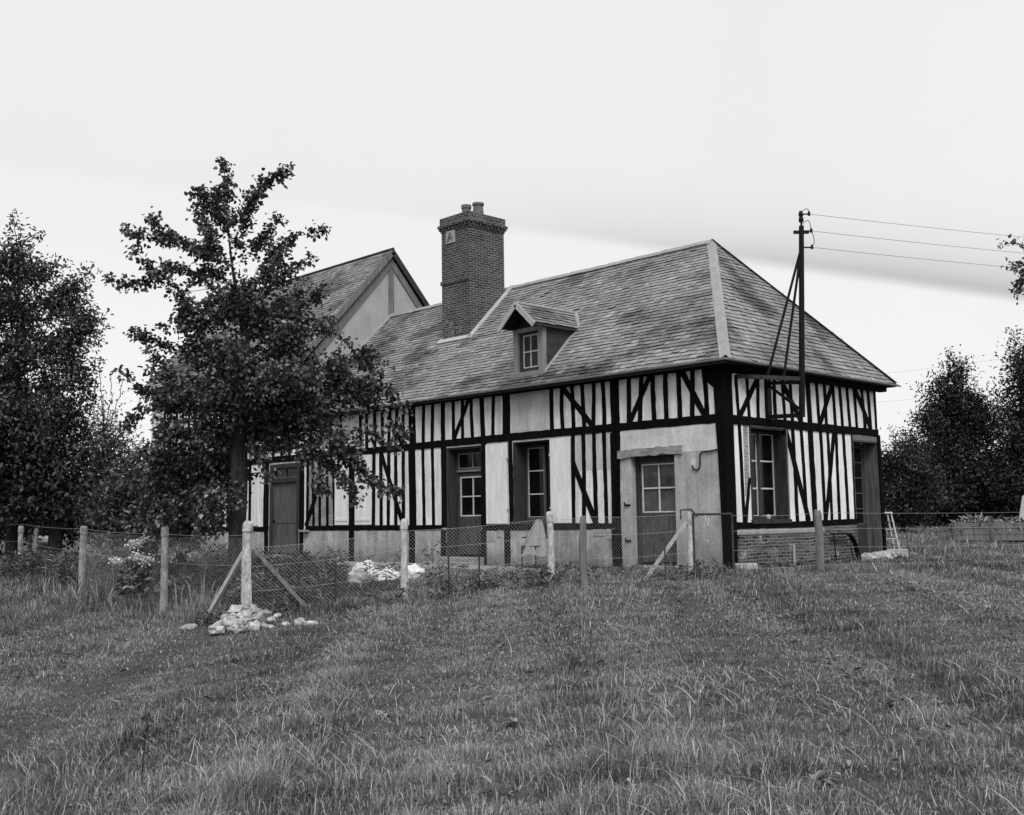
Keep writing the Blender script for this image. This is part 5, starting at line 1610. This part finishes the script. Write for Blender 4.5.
# pale sheet far left, beyond the fence
w = unp(46, 533, 42)
o = MB().box(-.28, .28, -.2, .2, -.08, .14).build('white_crate', M['plinth'], bevel=.03); o.location = (w[0], w[1], 0.42); o.rotation_euler = (0.1, .12, .8)
tag(o, 'small white crate far off under the trees behind the left fence', 'crate')
o = MB().box(-.4, .4, -.35, .35, -1.0, -.08).build('stump', M['bark_dark'], bevel=.08); o.location = (w[0], w[1], 0.42)
tag(o, 'dark stump under the small white crate behind the left fence', 'stump')

# chair with a dust sheet under the front window
cx, cy = -4.12, -0.95
zc = -0.04
chr_ = thing('garden_chair', 'dark metal chair under a pale dust sheet below the front window', 'chair', None, (cx, cy, zc))
for sx in (-.2, .2):
    for sy in (-.2, .2):
        hgt = .92 if sy > 0 else .45
        MB().tube([(sx, sy, 0), (sx, sy, hgt)], .014, 6).build('leg', M['metal_dark'], chr_)
MB().box(-.21, .21, -.21, .21, .43, .455).build('seat', M['wood_dark'], chr_)
MB().box(-.2, .2, .19, .21, .6, .9).build('backrest', M['wood_dark'], chr_)
MB().tube([(-.2, -.2, .62), (-.2, .2, .64)], .014, 6).build('armrest', M['metal_dark'], chr_)
nx, ny = 22, 26
V, Fc = [], []
for j in range(ny):
    for i in range(nx):
        a = i / (nx - 1) * 1.5 - .1; t_ = j / (ny - 1)
        ang = -math.pi / 2 + (i / (nx - 1) - .5) * 3.6
        rr = .05 + .27 * t_ ** .8 + .035 * math.sin(ang * 7 + 2 * t_) * t_
        z_ = .98 - .72 * t_ + .03 * math.sin(ang * 4)
        V.append((rr * math.cos(ang), rr * math.sin(ang) * .9 + .14 * (1 - t_), z_))
for j in range(ny - 1):
    for i in range(nx - 1):
        a = j * nx + i
        Fc.append((a, a + 1, a + nx + 1, a + nx))
o = MB().add(V, Fc).build('dust_sheet', M['cloth'], smooth=True); o.location = (cx, cy - .02, zc)
tag(o, 'pale dust sheet hanging in folds over the chair below the front window', 'sheet')

# flowering shrub behind the left fence
x, y = place_px(160, 18.9)
zb0 = gz(x, y) + 0.24
hy = thing('hydrangea_bush', 'low round bush covered with pale flower heads behind the left fence', 'bush', None, (x, y, zb0))
n = 2200
d_ = rng.normal(size=(n, 3)); d_ /= np.linalg.norm(d_, axis=1, keepdims=True); d_[:, 2] = np.abs(d_[:, 2])
Cc = d_ * (rng.random(n) ** .4)[:, None] * np.array([.9, .6, .9])
leaf_mesh('foliage', Cc, d_ + rng.normal(0, .5, (n, 3)), d_ + np.array([0, 0, .8]) + rng.normal(0, .3, (n, 3)), rng.uniform(.07, .13, n), rng.uniform(.05, .08, n), rng.random(n) * .8, M['leaf_weed'], hy)
for i in range(5):
    MB().tube([(0, 0, -.1), (rng.normal(0, .3), rng.normal(0, .2), .8)], .012, 5).build('stem', M['bark'], hy)
hs = []
for i in range(34):
    a = rng.normal(size=3); a[2] = abs(a[2]) + .2; a /= np.linalg.norm(a)
    a = a * np.array([1.05, .66, .52]) + np.array([0, 0, .42])
    m_ = 110
    hs.append(a + rng.normal(0, .06, (m_, 3)) * np.array([1, 1, .6]))
Cc = np.concatenate(hs); n = len(Cc)
leaf_mesh('flower_heads', Cc, rng.normal(0, 1, (n, 3)), rng.normal(0, .4, (n, 3)) + np.array([0, 0, 1.]), np.full(n, .045), np.full(n, .04), rng.random(n), M['flower'], hy)

# foreground plants
def rosette(name, px, dep, n, ln, wd, label, matl, cat='plant', lift=.35):
    x, y = place_px(px, dep)
    z = gz(x, y)
    t = thing(name, label, cat, None, (x, y, z))
    an = rng.random(n) * 2 * np.pi
    for i in range(n):
        L_ = ln * rng.uniform(.6, 1.1); m_ = 7
        V, Fc = [], []
        el = rng.uniform(.2, 1.0)
        for j in range(m_ + 1):
            s_ = j / m_
            rr = L_ * s_ * math.cos(el * (1 - .5 * s_)); zz = L_ * (math.sin(el) * s_ - .55 * s_ * s_) + .03
            w_ = wd * math.sin(math.pi * min(1, s_ * .9 + .08)) * rng.uniform(.85, 1.1)
            c_, s2 = math.cos(an[i]), math.sin(an[i])
            for k_, f_ in ((-1, .25), (0, 0), (1, .25)):
                V.append((rr * c_ - k_ * w_ * s2, rr * s2 + k_ * w_ * c_, zz + f_ * w_))
        for j in range(m_):
            a = j * 3
            Fc += [(a, a + 1, a + 4, a + 3), (a + 1, a + 2, a + 5, a + 4)]
        MB().add(V, Fc, float(rng.random())).build('leaf', matl, t, smooth=True)
    return t
rosette('dock_plant', 806, 6.4, 18, .19, .020, 'broad-leaved dock plant low in the foreground grass at right', M['leaf_weed'])
rosette('dock_plant', 512, 8.3, 9, .15, .018, 'small broad-leaved weed in the middle of the foreground grass', M['leaf_weed'])
rosette('dock_plant', 385, 8.8, 8, .15, .018, 'broad-leaved weed in the grass left of centre', M['leaf_weed'])
x, y = place_px(146, 7.6)
t = thing('dead_stalk', 'dark dried weed stalk standing alone in the left foreground grass', 'plant', None, (x, y, gz(x, y)))
mb = MB(); mb.tube([(0, 0, 0), Vector(LAT) * .01 + u3 * .16, Vector(LAT) * .03 + u3 * .36], [.005, .004, .003], 5); mb.build('stem', M['bark_dark'], t)
n = 60
Cc = np.outer(rng.normal(.03, .018, n), LAT) + np.outer(rng.normal(0, .012, n), FWD); Cc[:, 2] = rng.uniform(.22, .40, n)
leaf_mesh('seed_head', Cc, rng.normal(0, .6, (n, 3)) + np.array([0, 0, .8]), rng.normal(0, 1, (n, 3)), rng.uniform(.02, .045, n), rng.uniform(.006, .012, n), rng.random(n) * .5, M['leaf_dark'], t)

# ------------------------------------------------------------------ grass and undergrowth
def clear(x, y):
    """True where grass may grow"""
    ok = ~((x > -24) & (x < 0.28) & (y > -0.03) & (y < 6.3))
    ok &= ~((x > -14.1) & (x < -2.3) & (y > -1.75) & (y < 0))
    return ok

def fld(x, y, s, seed):
    """cheap smooth value noise made of sines"""
    return (np.sin(x * s + seed) * np.cos(y * s * 1.1 + seed * 2.3) + np.sin((x + y) * s * .63 + seed * 1.7) + .7 * np.sin(x * s * 2.1 - y * s * 1.7 + seed) + .5 * np.cos(x * s * 3.9 + y * s * 3.1 + seed * .3)) / 3.2

Vs, Fq, Ft, Tq, Tt = [], [], [], [], []
base_i = 0
def grow(d0, d1, dens, hmul=1.0, wmul=1.0, latk=.52, lat0=1.6, latmin=None, latmax=None, per=12, sprd=.05, turf=False):
    global base_i
    area_n = int((d1 - d0) * (2 * (latk * (d0 + d1) / 2 + lat0)) * dens / per)
    dd = np.sqrt(rng.uniform(d0 ** 2, d1 ** 2, area_n))
    la = rng.uniform(-1, 1, area_n) * (latk * dd + lat0)
    if latmin is not None:
        kk = la > latmin; dd, la = dd[kk], la[kk]
    if latmax is not None:
        kk = la < latmax; dd, la = dd[kk], la[kk]
    cx = CAM[0] + FWD[0] * dd + LAT[0] * la
    cy = CAM[1] + FWD[1] * dd + LAT[1] * la
    # clumpiness
    cl = fld(cx, cy, 2.3, 1.0) + .8 * fld(cx, cy, 6.1, 4.0)
    keep = ((cl + rng.normal(0, .4, len(cx)) > -.42) | turf) & clear(cx, cy)
    cx, cy, dd, cl = cx[keep], cy[keep], dd[keep], cl[keep]
    big = fld(cx, cy, .55, 2.0)
    th = (.045 + .07 * np.clip(cl + .4, 0, 1.2) ** 1.5 + .012 * big) * hmul
    # long grass left uncut nearest the camera and along the fence; a flattened track between
    near = np.clip((9.5 - dd) / 3.5, 0, 1)
    th = th * (1 + .62 * near) * np.clip(1 + .7 * fld(cx, cy, 3.1, 9.0), .45, 1.9)
    th = th * (1 - .3 * np.exp(-((dd - 12.5) / 1.8) ** 2))
    fl = np.abs((cx - a4[0]) * a9dir[1] - (cy - a4[1]) * a9dir[0])
    seg_ = (cx - a4[0]) * a9dir[0] + (cy - a4[1]) * a9dir[1]
    onf = np.exp(-(fl / .45) ** 2) * (seg_ > -.5)
    onl = np.exp(-((cy + 8.6 - .08 * (-cx - 3)) / .55) ** 2) * (cx < -2.3)
    th = th * (1 + 1.3 * np.maximum(onf, onl))
    if turf:
        th = np.full(len(cx), .05) * hmul * (1 + .35 * cl)
    n = len(cx)
    tone = .50 + .15 * fld(cx, cy, 1.15, 7.0) + .26 * fld(cx, cy, 4.3, 3.0) + .05 * fld(cx, cy, .33, 5.0) + rng.normal(0, .10, n)
    ti = np.repeat(np.arange(n), per)
    m_ = len(ti)
    an = rng.random(m_) * 2 * np.pi
    rr = sprd * np.sqrt(rng.random(m_)) * 1.6
    bx = cx[ti] + rr * np.cos(an); by = cy[ti] + rr * np.sin(an)
    bz = ground_z(bx, by) - .01
    h = th[ti] * rng.uniform(.45, 1.35, m_)
    dry = rng.random(m_) < (.035 + .05 * np.clip(big[ti], 0, 1) + .05 * near[ti])
    h = np.where(dry, h * 1.35, h)
    lean = np.abs(rng.normal(.45, .3, m_)) * np.where(dry, 1.2, 1.0)
    la_ = an + rng.normal(0, .8, m_)
    # blades bend along a common wind drift
    lx = np.cos(la_) * lean * 1.15; ly = np.sin(la_) * lean * 1.15
    w = rng.uniform(.0015, .0034, m_) * wmul * np.where(dry, .8, 1)
    fa = rng.random(m_) * np.pi
    sx, sy = np.cos(fa) * w, np.sin(fa) * w
    P0 = np.stack([bx - sx, by - sy, bz], 1); P1 = np.stack([bx + sx, by + sy, bz], 1)
    mx, my, mz = bx + lx * h * .35, by + ly * h * .35, bz + h * .62
    P2 = np.stack([mx - sx * .8, my - sy * .8, mz], 1); P3 = np.stack([mx + sx * .8, my + sy * .8, mz], 1)
    tipz = bz + h * np.clip(1.05 - .55 * lean, .35, 1.0)
    P4 = np.stack([bx + lx * h, by + ly * h, tipz], 1)
    V = np.stack([P0, P1, P3, P2, P4], 1).reshape(-1, 3)
    b = base_i + np.arange(m_)[:, None] * 5
    Vs.append(V); Fq.append(b + np.array([[0, 1, 2, 3]])); Ft.append(b + np.array([[3, 2, 4]]))
    tn = np.clip(tone[ti] + rng.normal(0, .15, m_), 0, .85)
    tn = np.where(dry, rng.uniform(.82, 1.0, m_), tn)
    Tq.append(tn); Tt.append(tn)
    base_i += m_ * 5
grow(4.2, 8, 5600, .82)
grow(8, 12, 3400, .82, wmul=1.25)
grow(12, 18, 1700, .85, wmul=1.7, sprd=.06)
grow(18, 26, 620, .9, 2.5, sprd=.08)
grow(5.5, 9, 1500, .9, 1.0, turf=True, sprd=.09)
grow(9, 13, 2000, .75, 1.7, turf=True, sprd=.09)
grow(13, 19, 1300, .8, 2.4, turf=True, sprd=.10)
grow(19, 27, 500, .9, 3.6, turf=True, sprd=.12)
grow(17.3, 24, 260, 2.6, 2.4, latmax=-3.2, sprd=.10)
grow(26, 60, 60, 1.2, 4.5, latmin=8, sprd=.16)
grow(26, 40, 60, 1.6, 3.5, latk=.5, sprd=.14)
# long bent dead stalks
def stalks(n, d0, d1):
    global base_i
    dd = np.sqrt(rng.uniform(d0 ** 2, d1 ** 2, n)); la = rng.uniform(-1, 1, n) * (.52 * dd + 1.2)
    bx = CAM[0] + FWD[0] * dd + LAT[0] * la; by = CAM[1] + FWD[1] * dd + LAT[1] * la
    kk = fld(bx, by, 1.9, 3.3) + rng.normal(0, .35, n) > .1
    bx, by = bx[kk], by[kk]; n = len(bx)
    bz = ground_z(bx, by)
    an = rng.random(n) * 2 * np.pi; Ls = rng.uniform(.12, .34, n); el = rng.uniform(.25, 1.4, n); w_ = rng.uniform(.0012, .0026, n)
    rows = []
    for t_ in (0, .3, .6, .85, 1.0):
        rr = Ls * t_ * np.cos(el * (1 - .55 * t_)); zz = Ls * (np.sin(el) * t_ - .38 * t_ * t_) + .02
        wob = .02 * np.sin(t_ * 6 + an * 9)
        x_ = bx + rr * np.cos(an) + wob; y_ = by + rr * np.sin(an) - wob; ww = w_ * (1.1 - .7 * t_)
        rows.append(np.stack([x_ - ww * LAT[0], y_ - ww * LAT[1], bz + zz], 1)); rows.append(np.stack([x_ + ww * LAT[0], y_ + ww * LAT[1], bz + zz + ww * .6], 1))
    Vs.append(np.stack(rows, 1).reshape(-1, 3))
    b = base_i + np.arange(n)[:, None] * 10
    t0 = rng.uniform(.82, 1.0, n)
    for q_ in range(4):
        Fq.append(b + np.array([[0, 1, 3, 2]]) + 2 * q_); Tq.append(t0)
    base_i += n * 10
stalks(2600, 5, 10); stalks(1500, 10, 17)
gobj = np_mesh('grass', np.concatenate(Vs), [np.concatenate(Fq), np.concatenate(Ft)], np.concatenate(Tq + Tt), M['grass'])
tag(gobj, 'rough pasture grass with dry pale stalks covering the field', 'grass', None, 'stuff')

# clover, plantain and dock seedlings in patches through the pasture
n = 26000
dd = np.sqrt(rng.uniform(5 ** 2, 17 ** 2, n)); la = rng.uniform(-1, 1, n) * (.52 * dd + 1.4)
bx = CAM[0] + FWD[0] * dd + LAT[0] * la; by = CAM[1] + FWD[1] * dd + LAT[1] * la
kk = (fld(bx, by, 2.6, 6.0) + .7 * fld(bx, by, 8.5, 1.0) + rng.normal(0, .18, n) > .42) & clear(bx, by)
bx, by = bx[kk], by[kk]; n = len(bx)
an = rng.random(n) * 2 * np.pi
Cc = np.stack([bx, by, ground_z(bx, by) + rng.uniform(.015, .075, n)], 1)
big_ = rng.random(n) < .12
o = leaf_mesh('broadleaf_weeds', Cc, np.stack([np.cos(an), np.sin(an), rng.normal(.3, .35, n)], 1), np.stack([rng.normal(0, .35, n), rng.normal(0, .35, n), np.ones(n)], 1), np.where(big_, rng.uniform(.06, .12, n), rng.uniform(.02, .05, n)), np.where(big_, rng.uniform(.02, .04, n), rng.uniform(.014, .03, n)), np.clip(rng.normal(.42, .22, n), 0, 1), M['leaf_weed'])
tag(o, 'low clover and plantain leaves scattered through the pasture grass', 'weeds', None, 'stuff')

# weeds behind the fence and along the wall foot
def weeds(n, region, hmin, hmax, leaf, seedv):
    C_, A_, N_, T_ = [], [], [], []
    made = 0
    while made < n:
        x, y = region()
        if not bool(clear(np.array([x]), np.array([y]))[0]): continue
        if fld(np.array([x]), np.array([y]), 1.7, seedv)[0] + rng.normal(0, .25) < -.15: continue
        dp_ = (x - CAM[0]) * FWD[0] + (y - CAM[1]) * FWD[1]; la_ = (x - CAM[0]) * LAT[0] + (y - CAM[1]) * LAT[1]
        if dp_ > 17.0 and -0.158 < la_ / dp_ < -0.075 and rng.random() < .93: continue     # the trodden spot where the sacks lie
        made += 1
        z = gz(x, y)
        H_ = rng.uniform(hmin, hmax) * (1 + .5 * max(0, fld(np.array([x]), np.array([y]), .9, seedv + 2)[0]))
        m_ = int(26 * H_ / .4) + 6
        hh = rng.random(m_) ** .8 * H_
        an = rng.random(m_) * 2 * np.pi
        rr = rng.random(m_) * (.10 + .15 * hh)
        C_.append(np.stack([x + rr * np.cos(an), y + rr * np.sin(an), z + hh], 1))
        A_.append(np.stack([np.cos(an), np.sin(an), rng.normal(.25, .5, m_)], 1))
        N_.append(np.stack([rng.normal(0, .5, m_), rng.normal(0, .5, m_), np.ones(m_)], 1))
        t0 = rng.uniform(.1, .7)
        T_.append(np.clip(rng.normal(t0, .18, m_), 0, 1))
    return np.concatenate(C_), np.concatenate(A_), np.concatenate(N_), np.concatenate(T_)
def reg_left():    # behind the left run
    return rng.uniform(-16, -2.9), rng.uniform(-8.1, -4.5)
def reg_front():   # between the front run and the house
    t_ = rng.uniform(.04, .17); s_ = rng.uniform(.3, 2.8)
    return -2.67 + .46 * t_ * 7 - .888 * s_ * 1.2, -8.56 + .888 * t_ * 7 + .46 * s_ * 1.2
def reg_low():
    t_ = rng.uniform(.2, 1.0); s_ = rng.uniform(.2, 2.8)
    return -2.67 + .46 * t_ * 7 - .888 * s_ * 1.2, -8.56 + .888 * t_ * 7 + .46 * s_ * 1.2
def reg_wall():
    return rng.uniform(-13.9, -.2), rng.uniform(-2.4, -1.7)
def reg_foot():
    return rng.uniform(.1, .5), rng.uniform(.2, 6.2)
def reg_line():
    t_ = rng.uniform(-.1, 1.05)
    return -2.67 + .46 * t_ * 7.2 + rng.normal(0, .16), -8.56 + .888 * t_ * 7.2 + rng.normal(0, .16)
parts = [weeds(900, reg_left, .3, .72, .1, 1.), weeds(110, reg_front, .2, .42, .1, 2.), weeds(70, reg_low, .04, .12, .1, 2.), weeds(60, reg_wall, .06, .2, .08, 3.), weeds(40, reg_foot, .04, .12, .06, 4.), weeds(80, reg_line, .08, .3, .08, 5.)]
Cc = np.concatenate([p[0] for p in parts]); Ax = np.concatenate([p[1] for p in parts]); Nn = np.concatenate([p[2] for p in parts]); Tn = np.concatenate([p[3] for p in parts])
n = len(Cc)
o = leaf_mesh('undergrowth', Cc, Ax, Nn, rng.uniform(.06, .17, n), rng.uniform(.008, .032, n), Tn, M['leaf_weed'])
tag(o, 'tangled weeds and nettles between the wire fence and the house', 'weeds', None, 'stuff')

# ------------------------------------------------------------------ sky and light
SUN_AZ = math.radians(128)     # compass-like, clockwise from +Y
SUN_EL = math.radians(50)
w = bpy.data.worlds.new('World')
scene.world = w
w.use_nodes = True
nt = w.node_tree
N, L = nt.nodes, nt.links
bg = N['Background']
sky = N.new('ShaderNodeTexSky')
sky.sky_type = 'NISHITA'
sky.sun_disc = False
sky.sun_elevation = SUN_EL
sky.sun_rotation = SUN_AZ
bw = N.new('ShaderNodeRGBToBW')
L.new(sky.outputs[0], bw.inputs[0])
mixs = N.new('ShaderNodeMix'); mixs.data_type = 'RGBA'
mixs.inputs[0].default_value = 0.86       # overcast veil over the clear sky
L.new(bw.outputs[0], mixs.inputs[6])
mixs.inputs[7].default_value = g(9.8)
tc = N.new('ShaderNodeTexCoord')
# light-leak streak painted into the sky colour: straight edge, bright below it, greyer above
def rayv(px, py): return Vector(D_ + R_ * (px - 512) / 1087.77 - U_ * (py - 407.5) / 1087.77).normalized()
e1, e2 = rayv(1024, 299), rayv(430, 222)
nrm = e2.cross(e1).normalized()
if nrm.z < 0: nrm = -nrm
def vdot(vec):
    vm = N.new('ShaderNodeVectorMath'); vm.operation = 'DOT_PRODUCT'
    L.new(tc.outputs['Generated'], vm.inputs[0]); vm.inputs[1].default_value = vec
    return vm.outputs['Value']
def mth(op, a, b=None, c=None):
    m_ = N.new('ShaderNodeMath'); m_.operation = op
    for i, q_ in enumerate((a, b, c)):
        if q_ is None: continue
        if hasattr(q_, 'links'): L.new(q_, m_.inputs[i])
        else: m_.inputs[i].default_value = q_
    return m_.outputs[0]
nz = N.new('ShaderNodeTexNoise'); nz.inputs['Scale'].default_value = 3.0; nz.inputs['Detail'].default_value = 6
L.new(tc.outputs['Generated'], nz.inputs['Vector'])
nz2 = N.new('ShaderNodeTexNoise'); nz2.inputs['Scale'].default_value = 2.2; nz2.inputs['Detail'].default_value = 10; nz2.inputs['Roughness'].default_value = 0.6
L.new(tc.outputs['Generated'], nz2.inputs['Vector'])
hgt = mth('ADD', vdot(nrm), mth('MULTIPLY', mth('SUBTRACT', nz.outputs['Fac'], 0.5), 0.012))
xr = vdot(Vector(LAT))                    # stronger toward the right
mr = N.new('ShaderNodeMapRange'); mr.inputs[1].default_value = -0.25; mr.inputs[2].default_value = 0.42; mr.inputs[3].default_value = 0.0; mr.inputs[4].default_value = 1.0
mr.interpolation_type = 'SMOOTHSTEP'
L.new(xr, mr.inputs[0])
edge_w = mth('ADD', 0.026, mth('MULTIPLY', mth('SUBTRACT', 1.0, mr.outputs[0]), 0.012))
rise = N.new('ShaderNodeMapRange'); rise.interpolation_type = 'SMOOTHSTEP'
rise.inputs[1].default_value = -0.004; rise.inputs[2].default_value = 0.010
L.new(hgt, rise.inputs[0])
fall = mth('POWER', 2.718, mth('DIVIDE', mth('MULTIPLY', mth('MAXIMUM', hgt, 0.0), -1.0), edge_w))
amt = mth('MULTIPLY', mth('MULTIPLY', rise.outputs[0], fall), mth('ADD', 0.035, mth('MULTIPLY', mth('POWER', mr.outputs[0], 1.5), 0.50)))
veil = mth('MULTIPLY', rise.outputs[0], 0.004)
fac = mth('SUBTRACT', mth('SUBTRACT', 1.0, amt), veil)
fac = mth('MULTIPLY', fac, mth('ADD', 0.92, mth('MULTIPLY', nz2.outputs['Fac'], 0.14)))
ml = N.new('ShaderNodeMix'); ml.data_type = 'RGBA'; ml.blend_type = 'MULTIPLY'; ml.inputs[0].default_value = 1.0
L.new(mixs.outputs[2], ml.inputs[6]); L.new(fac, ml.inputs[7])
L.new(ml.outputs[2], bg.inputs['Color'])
bg.inputs['Strength'].default_value = 0.1

sun = bpy.data.lights.new('sun', 'SUN')
sun.energy = 3.0
sun.angle = math.radians(30)
sun.color = (1, 1, 1)
so = bpy.data.objects.new('sun', sun)
COL.objects.link(so)
sd = Vector((math.sin(SUN_AZ) * math.cos(SUN_EL), math.cos(SUN_AZ) * math.cos(SUN_EL), math.sin(SUN_EL)))
so.rotation_euler = sd.to_track_quat('Z', 'Y').to_euler()

scene.view_settings.view_transform = 'Standard'
scene.view_settings.look = 'None'
scene.view_settings.exposure = 0
scene.view_settings.gamma = 1
